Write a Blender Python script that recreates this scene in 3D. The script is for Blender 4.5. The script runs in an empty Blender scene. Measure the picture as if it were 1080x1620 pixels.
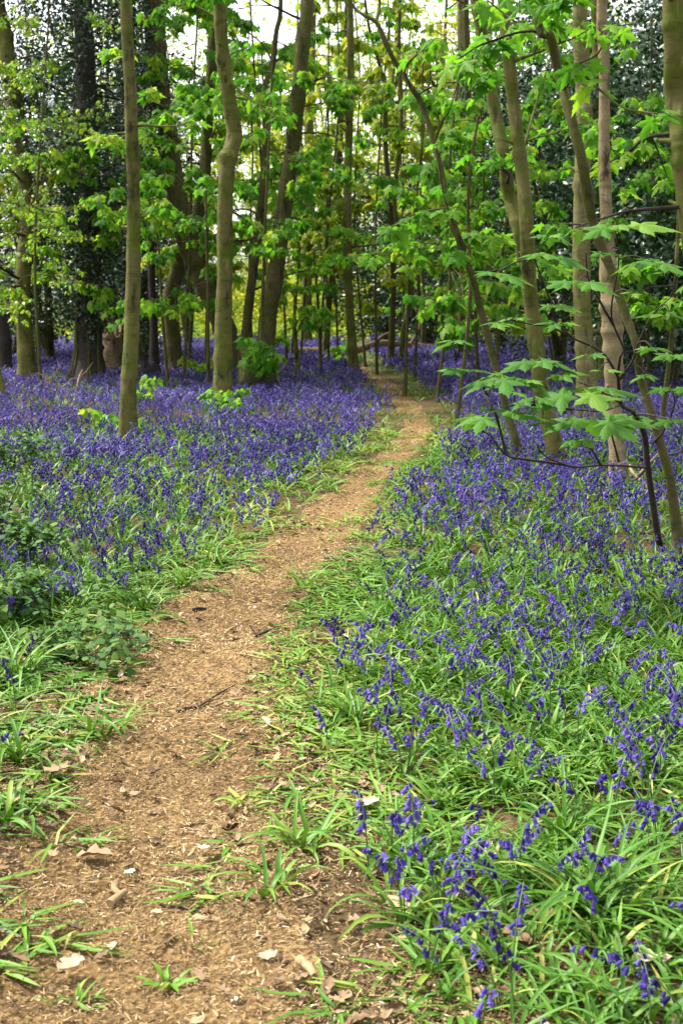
import bpy, math, random
import numpy as np
from mathutils import Vector, Matrix
R = math.radians
random.seed(7); rng = np.random.default_rng(11)
sc = bpy.context.scene
C = sc.collection

# ------------------------------------------------------------------ camera, sky, sun, exposure
CAM_H, PITCH, FPX = 1.4, math.atan(340/2250), 2250.0
cam = bpy.data.cameras.new('camera'); cam_o = bpy.data.objects.new('camera', cam); C.objects.link(cam_o)
cam_o.location = (0, 0, CAM_H); cam_o.rotation_euler = (math.pi/2-PITCH, 0, 0)
cam.sensor_fit = 'VERTICAL'; cam.sensor_height = 36; cam.sensor_width = 24; cam.lens = 50
cam.dof.use_dof = True; cam.dof.focus_distance = 5.2; cam.dof.aperture_fstop = 9
cam.clip_start = 0.05; cam.clip_end = 2000
sc.camera = cam_o
SUN_EL, SUN_AZ = R(58), R(-66)           # azimuth clockwise from +Y: high, ahead and to the left
world = bpy.data.worlds.new('World'); sc.world = world; world.use_nodes = True
wn = world.node_tree; bg = wn.nodes['Background']
sky = wn.nodes.new('ShaderNodeTexSky'); sky.sky_type = 'NISHITA'; sky.sun_disc = False
sky.sun_elevation = SUN_EL; sky.sun_rotation = SUN_AZ
sky.air_density = 1.0; sky.dust_density = 3.0; sky.ozone_density = 0.6
hs = wn.nodes.new('ShaderNodeHueSaturation'); hs.inputs['Saturation'].default_value = .22     # thin white overcast
wn.links.new(sky.outputs[0], hs.inputs['Color']); wn.links.new(hs.outputs[0], bg.inputs[0]); bg.inputs[1].default_value = 0.15
sun = bpy.data.lights.new('sun', 'SUN'); sun_o = bpy.data.objects.new('sun', sun); C.objects.link(sun_o)
sun.energy = 2.7; sun.angle = R(6); sun.color = (1, .95, .84)
sd = Vector((math.sin(SUN_AZ)*math.cos(SUN_EL), math.cos(SUN_AZ)*math.cos(SUN_EL), math.sin(SUN_EL)))
sun_o.rotation_euler = sd.to_track_quat('Z', 'Y').to_euler(); sun_o.location = (0, 0, 40)
sc.view_settings.view_transform = 'Standard'; sc.view_settings.look = 'None'
sc.view_settings.exposure = 1.75; sc.view_settings.gamma = 1.0
sc.render.engine = 'CYCLES'

# ------------------------------------------------------------------ pixel (1080x1620 photo) to world
CP, SP = math.cos(PITCH), math.sin(PITCH)
def at(px, py, Y):
    x = (px-540)/FPX; y = (810-py)/FPX
    t = Y/(CP+y*SP)
    return np.array([t*x, Y, CAM_H+t*(y*CP-SP)])
def gp(px, py):
    x = (px-540)/FPX; y = (810-py)/FPX
    t = -CAM_H/(y*CP-SP)
    return np.array([t*x, t*(CP+y*SP)])
def project(P):
    P = np.asarray(P, float); d = P-np.array([0, 0, CAM_H])
    f = d[:, 1]*CP-d[:, 2]*SP; u = d[:, 1]*SP+d[:, 2]*CP
    return 540+FPX*d[:, 0]/f, 810-FPX*u/f, f

# ------------------------------------------------------------------ noise
def _h(ix, iy, s):
    n = (ix.astype(np.int64)*374761393+iy.astype(np.int64)*668265263+s*1442695041) & 0x7fffffff
    n = ((n ^ (n >> 13))*1274126177) & 0x7fffffff
    return ((n ^ (n >> 16)) & 0xffff)/65535.0
def vnoise(x, y, s=0):
    x = np.asarray(x, float); y = np.asarray(y, float)
    ix = np.floor(x); iy = np.floor(y); fx = x-ix; fy = y-iy
    fx = fx*fx*(3-2*fx); fy = fy*fy*(3-2*fy)
    a = _h(ix, iy, s); b = _h(ix+1, iy, s); c = _h(ix, iy+1, s); d = _h(ix+1, iy+1, s)
    return (a*(1-fx)+b*fx)*(1-fy)+(c*(1-fx)+d*fx)*fy
def sstep(a, b, v):
    t = np.clip((np.asarray(v, float)-a)/(b-a), 0, 1); return t*t*(3-2*t)

# ------------------------------------------------------------------ the path: edges traced on the ground
PATH_PX = [(1620, -60, 455), (1500, -25, 430), (1400, 25, 400), (1300, 85, 405), (1200, 140, 430), (1100, 165, 435),
           (1050, 175, 440), (1000, 215, 450), (950, 295, 462), (900, 380, 502), (850, 445, 548), (800, 503, 578),
           (750, 562, 612), (720, 604, 648), (700, 626, 668), (680, 643, 680), (660, 640, 676), (640, 627, 658),
           (620, 611, 637), (608, 601, 623), (595, 580, 594), (580, 564, 576), (565, 556, 566)]
_pl = np.array([gp(l, y) for y, l, r in PATH_PX]); _pr = np.array([gp(r, y) for y, l, r in PATH_PX])
def xl(y): return np.interp(y, np.r_[-6, 0, _pl[:, 1]], np.r_[-1.4, -1.1, _pl[:, 0]])
def xr(y): return np.interp(y, np.r_[-6, 0, _pr[:, 1]], np.r_[-.2, -.15, _pr[:, 0]])
def margin(x, y): return np.maximum(xl(y)-x, x-xr(y))      # >0 outside the path
def ground(x, y):
    m = margin(x, y)
    h = 0.05*(vnoise(x*.45+3, np.asarray(y)*.45, 1)-.5)+0.03*(vnoise(x*1.7, np.asarray(y)*1.7, 2)-.5)
    return h*sstep(-.1, .6, m)-.035*(1-sstep(-.35, .15, m))
def gz(x, y): return float(ground(np.array([x]), np.array([y]))[0])

# ------------------------------------------------------------------ mesh and object helpers
def mesh(name, parts, mat, parent=None, smooth=True):
    V, T, LI, LT = [], [], [], []; off = 0
    for v, f, t in parts:
        v = np.asarray(v, float); f = np.asarray(f)
        V.append(v); T.append(np.broadcast_to(np.asarray(t, float), (len(v),)))
        LI.append((f+off).ravel()); LT.append(np.full(len(f), f.shape[1])); off += len(v)
    V = np.concatenate(V); T = np.concatenate(T); LI = np.concatenate(LI); LT = np.concatenate(LT)
    if parent is not None: V = V-np.array(parent.location)
    me = bpy.data.meshes.new(name)
    me.vertices.add(len(V)); me.vertices.foreach_set('co', V.astype(np.float32).ravel())
    me.loops.add(len(LI)); me.loops.foreach_set('vertex_index', LI.astype(np.int32))
    me.polygons.add(len(LT)); ls = np.concatenate([[0], np.cumsum(LT)[:-1]])
    me.polygons.foreach_set('loop_start', ls.astype(np.int32))
    me.update(calc_edges=True)
    if smooth: me.polygons.foreach_set('use_smooth', np.ones(len(LT), bool))
    a = me.attributes.new('tint', 'FLOAT', 'POINT'); a.data.foreach_set('value', T.astype(np.float32))
    me.materials.append(mat)
    o = bpy.data.objects.new(name, me); C.objects.link(o)
    if parent is not None: o.parent = parent
    return o
def tag(o, label=None, cat=None, group=None, kind=None):
    if label: o['label'] = label
    if cat: o['category'] = cat
    if group: o['group'] = group
    if kind: o['kind'] = kind
    return o
def thing(name, label, cat, loc, group=None):
    o = bpy.data.objects.new(name, None); C.objects.link(o); o.location = [float(c) for c in loc]
    o.empty_display_size = .2
    return tag(o, label, cat, group)

def inst(tv, tf, M, P, tint):
    N = len(P); k = len(tv)
    v = np.einsum('nij,kj->nki', M, tv)+P[:, None, :]
    f = (tf[None]+(np.arange(N)*k)[:, None, None]).reshape(-1, tf.shape[1])
    return v.reshape(-1, 3), f, np.repeat(tint, k)
def norm(v): return v/np.maximum(np.linalg.norm(v, axis=-1, keepdims=True), 1e-9)
def frames(X, up, size):
    """columns: x along X, z near `up`"""
    X = norm(X); Yv = norm(np.cross(up, X)); Z = np.cross(X, Yv)
    return np.stack([X, Yv, Z], axis=2)*np.asarray(size).reshape(-1, 1, 1)

def catmull(P, n):
    P = np.asarray(P, float); Q = np.vstack([2*P[0]-P[1], P, 2*P[-1]-P[-2]])
    seg = len(P)-1; u = np.linspace(0, seg, n); i = np.minimum(u.astype(int), seg-1); t = (u-i)[:, None]
    a, b, c, d = Q[i], Q[i+1], Q[i+2], Q[i+3]
    return .5*(2*b+(c-a)*t+(2*a-5*b+4*c-d)*t*t+(3*b-a-3*c+d)*t**3)
def tube(P, rad, sides=6, tint=.5, rough=0., seed=0, cap=True, knots=()):
    P = np.asarray(P, float); n = len(P); rad = np.broadcast_to(np.asarray(rad, float), (n,)).copy()
    T = norm(np.gradient(P, axis=0))
    ref = np.array([1., 0, 0]) if abs(T[:, 0]).mean() < .8 else np.array([0, 0, 1.])
    U = norm(np.cross(T, ref)); W = np.cross(T, U)
    a = np.linspace(0, 2*math.pi, sides, endpoint=False)
    s = np.concatenate([[0], np.cumsum(np.linalg.norm(np.diff(P, axis=0), axis=1))])
    rr = rad[:, None]*np.ones(sides)[None]
    if rough:
        aa, ss = np.meshgrid(np.arange(sides), s)
        nz = vnoise(aa*.9+seed*7.1, ss*3+seed, seed)*.6+vnoise(aa*.5+seed*3.1, ss*11, seed+5)*.4
        nz[:, -1] = .5*(nz[:, -2]+nz[:, 0])
        rr = rr*(1+rough*(nz-.5)*2)
        if knots: rr = rr*(1+.30*np.exp(-s[:, None]/.16)*(np.cos(a*2+seed)*.5+np.cos(a*3+seed*2.3)*.5)[None])
        for zk, amp, wd, ak in knots:
            rr = rr*(1+amp*np.exp(-((s[:, None]-zk)/wd)**2)*(.4+.6*(.5+.5*np.cos(a[None]-ak))))
    v = P[:, None]+(np.cos(a)[None, :, None]*U[:, None]+np.sin(a)[None, :, None]*W[:, None])*rr[:, :, None]
    v = v.reshape(-1, 3)
    i = np.arange(n-1)[:, None]*sides; j = np.arange(sides)[None]; j2 = (j+1) % sides
    f = np.stack([i+j, i+j2, i+sides+j2, i+sides+j], axis=2).reshape(-1, 4)
    parts = [(v, f, np.full(len(v), tint))]
    if cap:
        for k, flip in ((0, 1), (n-1, 0)):
            ring = v[k*sides:(k+1)*sides]; c = ring.mean(0)
            vv = np.vstack([ring, c]); jj = np.arange(sides); ff = np.stack([jj, (jj+1) % sides, np.full(sides, sides)], 1)
            if flip: ff = ff[:, ::-1]
            parts.append((vv, ff, np.full(len(vv), tint)))
    return parts

# ------------------------------------------------------------------ materials
def mat_new(name):
    m = bpy.data.materials.new(name); m.use_nodes = True; nt = m.node_tree; nt.nodes.clear()
    out = nt.nodes.new('ShaderNodeOutputMaterial'); return m, nt, out
def node(nt, t, **kw):
    n = nt.nodes.new(t)
    for k, v in kw.items():
        if k in n.inputs: n.inputs[k].default_value = v
        else: setattr(n, k, v)
    return n
def ramp(nt, cols, src):
    r = nt.nodes.new('ShaderNodeValToRGB'); e = r.color_ramp.elements
    while len(e) < len(cols): e.new(.5)
    for i, (p, c) in enumerate(cols): e[i].position = p; e[i].color = (*c, 1)
    nt.links.new(src, r.inputs[0]); return r
def leaf_mat(name, cols, trans=.35, rough=.42, spec=.4, tmul=(1.25, 1.2, .7)):
    m, nt, out = mat_new(name)
    a = node(nt, 'ShaderNodeAttribute', attribute_name='tint')
    r = ramp(nt, cols, a.outputs['Fac'])
    p = node(nt, 'ShaderNodeBsdfPrincipled', Roughness=rough); p.inputs['Specular IOR Level'].default_value = spec
    nt.links.new(r.outputs[0], p.inputs['Base Color'])
    tr = node(nt, 'ShaderNodeBsdfTranslucent')
    mu = node(nt, 'ShaderNodeMix', data_type='RGBA', blend_type='MULTIPLY'); mu.inputs[0].default_value = 1
    mu.inputs[7].default_value = (*tmul, 1)
    nt.links.new(r.outputs[0], mu.inputs[6]); nt.links.new(mu.outputs[2], tr.inputs[0])
    mx = node(nt, 'ShaderNodeMixShader'); mx.inputs[0].default_value = trans
    nt.links.new(p.outputs[0], mx.inputs[1]); nt.links.new(tr.outputs[0], mx.inputs[2]); nt.links.new(mx.outputs[0], out.inputs[0])
    return m
def bark_mat(name, base, alt, dark, scale=9, squash=.35, green=None, bump=.5):
    m, nt, out = mat_new(name)
    tc = node(nt, 'ShaderNodeTexCoord'); mp = node(nt, 'ShaderNodeMapping'); mp.inputs['Scale'].default_value = (1, 1, squash)
    nt.links.new(tc.outputs['Object'], mp.inputs[0])
    n1 = node(nt, 'ShaderNodeTexNoise', Scale=scale, Detail=8.0, Roughness=.65); nt.links.new(mp.outputs[0], n1.inputs[0])
    n2 = node(nt, 'ShaderNodeTexNoise', Scale=4.5, Detail=5.0); nt.links.new(tc.outputs['Object'], n2.inputs[0])
    mp3 = node(nt, 'ShaderNodeMapping'); mp3.inputs['Scale'].default_value = (1.5, 1.5, 9)
    nt.links.new(tc.outputs['Object'], mp3.inputs[0])
    n3 = node(nt, 'ShaderNodeTexNoise', Scale=3.0, Detail=5.0, Roughness=.6); nt.links.new(mp3.outputs[0], n3.inputs[0])
    r1 = ramp(nt, [(.34, dark), (.47, base), (.58, base), (.68, alt)], n1.outputs[0])
    n3.inputs['Distortion'].default_value = .6
    r3 = ramp(nt, [(.33, (.3, .28, .25)), (.5, (1, 1, 1)), (.66, (1, 1, 1)), (.74, (1.35, 1.35, 1.25))], n3.outputs[0])
    mu = node(nt, 'ShaderNodeMix', data_type='RGBA', blend_type='MULTIPLY'); mu.inputs[0].default_value = .5
    nt.links.new(r1.outputs[0], mu.inputs[6]); nt.links.new(r3.outputs[0], mu.inputs[7])
    col = mu.outputs[2]
    if green:
        r2 = ramp(nt, [(.42, (0, 0, 0)), (.6, (1, 1, 1))], n2.outputs[0])
        mg = node(nt, 'ShaderNodeMix', data_type='RGBA'); nt.links.new(r2.outputs[0], mg.inputs[0])
        g2 = node(nt, 'ShaderNodeMix', data_type='RGBA', blend_type='MULTIPLY'); g2.inputs[0].default_value = 1
        g2.inputs[7].default_value = (*green, 1); nt.links.new(col, g2.inputs[6])
        nt.links.new(col, mg.inputs[6]); nt.links.new(g2.outputs[2], mg.inputs[7]); col = mg.outputs[2]
    p = node(nt, 'ShaderNodeBsdfPrincipled', Roughness=.85); p.inputs['Specular IOR Level'].default_value = .2
    nt.links.new(col, p.inputs['Base Color'])
    b = node(nt, 'ShaderNodeBump', Strength=bump, Distance=.02); nt.links.new(n1.outputs[0], b.inputs['Height'])
    nt.links.new(b.outputs[0], p.inputs['Normal']); nt.links.new(p.outputs[0], out.inputs[0])
    return m
def tint_mat(name, cols, rough=.8, spec=.2):
    m, nt, out = mat_new(name)
    a = node(nt, 'ShaderNodeAttribute', attribute_name='tint'); r = ramp(nt, cols, a.outputs['Fac'])
    p = node(nt, 'ShaderNodeBsdfPrincipled', Roughness=rough); p.inputs['Specular IOR Level'].default_value = spec
    nt.links.new(r.outputs[0], p.inputs['Base Color']); nt.links.new(p.outputs[0], out.inputs[0]); return m
def soil_mat(name, cols, s1, s2, bump):
    m, nt, out = mat_new(name)
    tc = node(nt, 'ShaderNodeTexCoord')
    n1 = node(nt, 'ShaderNodeTexNoise', Scale=s1, Detail=10.0, Roughness=.7); nt.links.new(tc.outputs['Object'], n1.inputs[0])
    n2 = node(nt, 'ShaderNodeTexNoise', Scale=s2, Detail=3.0); nt.links.new(tc.outputs['Object'], n2.inputs[0])
    vo = node(nt, 'ShaderNodeTexVoronoi', Scale=s1*2.2); nt.links.new(tc.outputs['Object'], vo.inputs[0])
    mx = node(nt, 'ShaderNodeMix', data_type='FLOAT'); mx.inputs[0].default_value = .35
    nt.links.new(n1.outputs[0], mx.inputs[2]); nt.links.new(n2.outputs[0], mx.inputs[3])
    r = ramp(nt, cols, mx.outputs[0])
    p = node(nt, 'ShaderNodeBsdfPrincipled', Roughness=.95); p.inputs['Specular IOR Level'].default_value = .1
    nt.links.new(r.outputs[0], p.inputs['Base Color'])
    ad = node(nt, 'ShaderNodeMath', operation='ADD'); nt.links.new(n1.outputs[0], ad.inputs[0]); nt.links.new(vo.outputs['Distance'], ad.inputs[1])
    b = node(nt, 'ShaderNodeBump', Strength=bump, Distance=.02); nt.links.new(ad.outputs[0], b.inputs['Height'])
    nt.links.new(b.outputs[0], p.inputs['Normal']); nt.links.new(p.outputs[0], out.inputs[0]); return m

M_SYC = leaf_mat('sycamore_leaf', [(0, (.05, .16, .014)), (.45, (.10, .24, .02)), (.8, (.17, .315, .026)), (1, (.29, .35, .035))], .6, .5, .15, (1.1, 1.3, .7))
M_SPRAY = leaf_mat('near_sycamore_leaf', [(0, (.03, .11, .012)), (.5, (.062, .165, .02)), (1, (.13, .235, .03))], .35, .55, .12)
M_HAW = leaf_mat('fine_spring_leaf', [(0, (.06, .17, .01)), (.5, (.13, .27, .015)), (1, (.25, .34, .02))], .5)
M_FAR = leaf_mat('yellow_green_leaf', [(0, (.12, .22, .02)), (.5, (.25, .33, .035)), (.85, (.38, .38, .05)), (1, (.40, .37, .06))], .6, .5, .15)  # spring green of the farther layers, with the yellow of backlight put into the colour
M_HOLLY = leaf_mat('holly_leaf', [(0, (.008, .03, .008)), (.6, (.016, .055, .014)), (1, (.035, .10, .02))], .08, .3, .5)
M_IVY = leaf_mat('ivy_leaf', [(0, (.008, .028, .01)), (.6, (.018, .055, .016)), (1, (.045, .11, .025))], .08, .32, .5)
M_BRAM = leaf_mat('bramble_leaf', [(0, (.03, .075, .025)), (.6, (.05, .12, .03)), (1, (.10, .17, .03))], .2, .6, .12)
M_STRAP = leaf_mat('strap_leaf', [(0, (.024, .085, .008)), (.45, (.058, .155, .012)), (.8, (.115, .225, .02)), (1, (.27, .28, .06))], .2, .45, .22)
M_BELL = leaf_mat('bluebell_petal', [(0, (.022, .012, .08)), (.5, (.054, .034, .205)), (.85, (.105, .068, .34)), (1, (.23, .165, .50))], .25, .6, .1, (1.1, 1, 1.1))
M_STALK = leaf_mat('bluebell_stalk', [(0, (.05, .09, .03)), (1, (.08, .15, .04))], .1)
M_BARK = bark_mat('olive_bark', (.102, .092, .028), (.19, .175, .070), (.022, .019, .008), green=(.66, .92, .30), bump=.8)  # olive bark; the wood's yellow-green light cast is put into the base colour
M_DARK = bark_mat('dark_bark', (.072, .060, .024), (.14, .12, .056), (.018, .015, .008), green=(.75, 1.0, .38), bump=.8)
M_PALE = bark_mat('pale_bark', (.15, .13, .060), (.245, .215, .12), (.05, .04, .022), green=(.8, .9, .5), bump=.8)
M_DEAD = bark_mat('peeling_dead_bark', (.20, .155, .082), (.32, .26, .16), (.04, .028, .015), scale=14, squash=.5, bump=.9)
M_BLACK = bark_mat('dark_ivied_bark', (.035, .030, .026), (.06, .05, .042), (.014, .012, .010))
M_TWIG = bark_mat('dark_twig_bark', (.035, .025, .022), (.06, .045, .035), (.015, .012, .01))
M_STICK = bark_mat('dead_stick_wood', (.30, .21, .11), (.42, .31, .18), (.13, .085, .04), scale=30, squash=.3)
M_LOG = bark_mat('log_wood', (.14, .10, .055), (.27, .20, .12), (.03, .02, .012))
M_CHIP = tint_mat('path_litter', [(0, (.035, .02, .009)), (.25, (.12, .070, .029)), (.55, (.27, .178, .078)), (.85, (.42, .31, .16)), (1, (.58, .48, .32))])
M_DEADLEAF = tint_mat('dead_leaf', [(0, (.07, .042, .022)), (.4, (.17, .105, .055)), (.75, (.29, .205, .115)), (1, (.47, .385, .26))], .7)
M_GROUND = soil_mat('woodland_soil', [(.3, (.03, .02, .009)), (.48, (.075, .05, .023)), (.62, (.15, .10, .05)), (.75, (.26, .19, .10))], 22, .8, .9)
M_PATH = soil_mat('path_earth', [(.3, (.05, .029, .012)), (.43, (.135, .082, .034)), (.55, (.235, .150, .064)), (.72, (.36, .25, .115))], 26, 1.3, 1.)

# ------------------------------------------------------------------ ground and path (structure)
gy = np.concatenate([np.linspace(-6, 2, 9)[:-1], np.linspace(2, 16, 110)[:-1], np.linspace(16, 50, 80)[:-1], np.linspace(50, 600, 24)])
gx = np.concatenate([np.linspace(-600, -24, 12)[:-1], np.linspace(-24, -3.5, 40)[:-1], np.linspace(-3.5, 3.5, 90)[:-1], np.linspace(3.5, 24, 40)[:-1], np.linspace(24, 600, 12)])
X, Y = np.meshgrid(gx, gy)
Z = ground(X, Y)-.012*(1-sstep(-.25, .05, margin(X, Y)))
nx = len(gx); i = (np.arange(len(gy)-1)*nx)[:, None]+np.arange(nx-1)[None]
F = np.stack([i, i+1, i+nx+1, i+nx], 2).reshape(-1, 4)
tag(mesh('ground', [(np.stack([X, Y, Z], 2).reshape(-1, 3), F, .5)], M_GROUND), kind='structure')
py_ = np.concatenate([np.linspace(-5.5, 2.5, 20)[:-1], 2.5*np.exp(np.linspace(0, math.log(31/2.5), 420))])
tt = np.linspace(0, 1, 30)
ex_ = np.interp(py_, [3, 8, 14], [.10, .05, .0]); L_ = xl(py_)-ex_*.6-.08*vnoise(py_*3, py_*0, 31); R_ = xr(py_)+ex_*.6+.08*vnoise(py_*3, py_*0, 32)
X = L_[:, None]+(R_-L_)[:, None]*tt[None]; Y = np.repeat(py_[:, None], len(tt), 1)
edge = np.minimum(tt, 1-tt)[None]*2
Z = ground(X, Y)+.006+.022*(vnoise(X*5, Y*5, 8)-.4)+.012*(vnoise(X*19, Y*19, 9)-.5)-.02*(1-sstep(0, .12, edge))
nx = len(tt); i = (np.arange(len(py_)-1)*nx)[:, None]+np.arange(nx-1)[None]
F = np.stack([i, i+1, i+nx+1, i+nx], 2).reshape(-1, 4)
tag(mesh('path', [(np.stack([X, Y, Z], 2).reshape(-1, 3), F, .5)], M_PATH), kind='structure')
def pathz(x, y): return ground(x, y)+.006+.022*(vnoise(x*5, y*5, 8)-.4)+.012*(vnoise(x*19, y*19, 9)-.5)

# ------------------------------------------------------------------ leaf templates
def fan_leaf(half, tip=(1., 0), c=(.3, 0), droop=.2, side=.3):
    up = [(0., .0)]+list(half)+[tip]+[(x, -y) for x, y in half[::-1]]
    pts = np.array([c]+up); n = len(up)
    z = -droop*pts[:, 0]**2-side*np.abs(pts[:, 1])**1.5
    v = np.column_stack([pts, z]); j = np.arange(n)
    f = np.stack([np.zeros(n, int), 1+(j+1) % n, 1+j], 1)
    return v, f
SYC_V, SYC_F = fan_leaf([(-.08, .28), (.10, .31), (.2, .26), (.42, .51), (.50, .42), (.52, .23), (.78, .17)], tip=(1., 0), droop=.5, side=.6)
RHO_V = np.array([[0, 0, 0], [.45, .27, -.06], [1, 0, -.12], [.45, -.27, -.06], [.5, 0, .03]], float)
RHO_F = np.array([[0, 4, 1], [1, 4, 2], [2, 4, 3], [3, 4, 0]])
def big_leaf():
    """sycamore leaf with five toothed lobes and pleats that follow the veins"""
    lobes = [(-2.15, .42), (-1.0, .72), (0, 1.0), (1.0, .72), (2.15, .42)]
    pts = [(.0, 0., 0.)]
    for k, (a, r) in enumerate(lobes):
        for da, q, z in ((-.42, .50, -.03), (-.34, .66, .0), (-.22, .62, -.01), (-.16, .79, .015), (-.09, .80, .02), (0, 1.03, .03), (.09, .80, .02), (.16, .79, .015), (.22, .62, -.01), (.34, .66, 0), (.42, .50, -.03)):
            if abs(a) > 2 : q = min(q*1.05, 1)
            pts.append((r*q*math.cos(a+da)+.28, r*q*math.sin(a+da), z))
    outline = np.array(pts[1:]); o2 = np.vstack([[[0, 0, 0]], outline])        # the stalk notch, then round
    v = np.vstack([[[.28, 0, .03]], o2]); n = len(o2); j = np.arange(n)
    f = np.stack([np.zeros(n, int), 1+j, 1+(j+1) % n], 1)
    # mid ring so the blade can curve
    ring = v[0]+(v[1:]-v[0])*.55; ring[:, 2] += .012
    vv = np.vstack([v, ring]); k0 = 1+n
    f = [(0, k0+a, k0+(a+1) % n) for a in range(n)]
    for a in range(n):
        b = (a+1) % n; f += [(k0+a, 1+a, 1+b), (k0+a, 1+b, k0+b)]
    vv[:, 2] += -.14*vv[:, 0]**2-.16*np.abs(vv[:, 1])**1.6
    return vv*np.array([.82, .82, .82]), np.array(f)
BIG_V, BIG_F = big_leaf()

def whorls(P, size, nmin=4, nmax=7, tint=(0, 1), tv=SYC_V, tf=SYC_F, drop=(.15, 1.05), gap=.35, r=rng):
    """leaves radiating and drooping round each point of P"""
    P = np.asarray(P, float); n = r.integers(nmin, nmax, len(P)); idx = np.repeat(np.arange(len(P)), n)
    N = len(idx); az = r.uniform(0, 2*math.pi, len(P))[idx]+np.arange(N)*2.4+r.normal(0, .25, N)
    el = -r.uniform(drop[0], drop[1], N)
    d = np.stack([np.cos(az)*np.cos(el), np.sin(az)*np.cos(el), np.sin(el)], 1)
    up = np.array([0, 0, 1.])+r.normal(0, .35, (N, 3))
    s = size*r.uniform(.6, 1.2, N)*r.uniform(.8, 1.15, len(P))[idx]
    base = P[idx]+d*s[:, None]*gap*np.array([1, 1, .2])+r.normal(0, .02, (N, 3))
    tb = r.uniform(tint[0], tint[1], len(P))[idx]; t = np.clip(tb+r.normal(0, .12, N), 0, 1)
    return inst(tv, tf, frames(d, up, s), base, t)
def scatter(P, size, tint, up_bias=.6, tv=RHO_V, tf=RHO_F, r=rng):
    N = len(P); d = r.normal(0, 1, (N, 3)); d[:, 2] = d[:, 2]*.6-.25
    up = norm(r.normal(0, 1, (N, 3)))*(1-up_bias)+np.array([0, 0, up_bias])
    return inst(tv, tf, frames(d, up, size*r.uniform(.6, 1.3, N)), P, np.clip(tint+r.normal(0, .12, N), 0, 1))
def clumps(center, rad, ncl, per, spread, r=rng, zmin=None, shell=.45):
    """clump centres in an ellipsoid, points round each one"""
    u = norm(r.normal(0, 1, (ncl, 3)))*(shell+(1-shell)*r.uniform(0, 1, (ncl, 1))**.5)
    c = np.asarray(center)+u*np.asarray(rad); n = r.poisson(per, ncl)+2
    idx = np.repeat(np.arange(ncl), n)
    p = c[idx]+r.normal(0, 1, (len(idx), 3))*spread*np.array([1, 1, .55])
    t = r.uniform(0, 1, ncl)[idx]
    if zmin is not None:
        k = p[:, 2] > zmin; p = p[k]; t = t[k]
    return p, t

# ------------------------------------------------------------------ trees
def limb(start, az, length, rise, r0, r=random, nsub=3, droop=.25):
    """one branch with side twigs; returns mesh parts and twig ends"""
    n = 7; pts = [np.array(start, float)]; a = az; e = rise
    for k in range(n):
        a += r.uniform(-.22, .22); e += r.uniform(-.18, .14)-droop/n
        pts.append(pts[-1]+length/n*np.array([math.cos(a)*math.cos(e), math.sin(a)*math.cos(e), math.sin(e)]))
    P = catmull(pts, 14); parts = tube(P, np.linspace(r0, .004, 14), 5); ends = [P[-1]]
    for s in range(nsub):
        k = r.randint(4, 12); b = a+r.choice((-1, 1))*r.uniform(.5, 1.2); l2 = length*r.uniform(.22, .5); e2 = e+r.uniform(-.1, .45)
        q = [P[k]]
        for j in range(3):
            b += r.uniform(-.2, .2)
            q.append(q[-1]+l2/3*np.array([math.cos(b)*math.cos(e2), math.sin(b)*math.cos(e2), math.sin(e2)]))
        parts += tube(catmull(q, 6), np.linspace(max(r0*.45, .005), .003, 6), 4, cap=False); ends += [q[-1], q[-2]]
    return parts, ends
TREES = []
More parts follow.
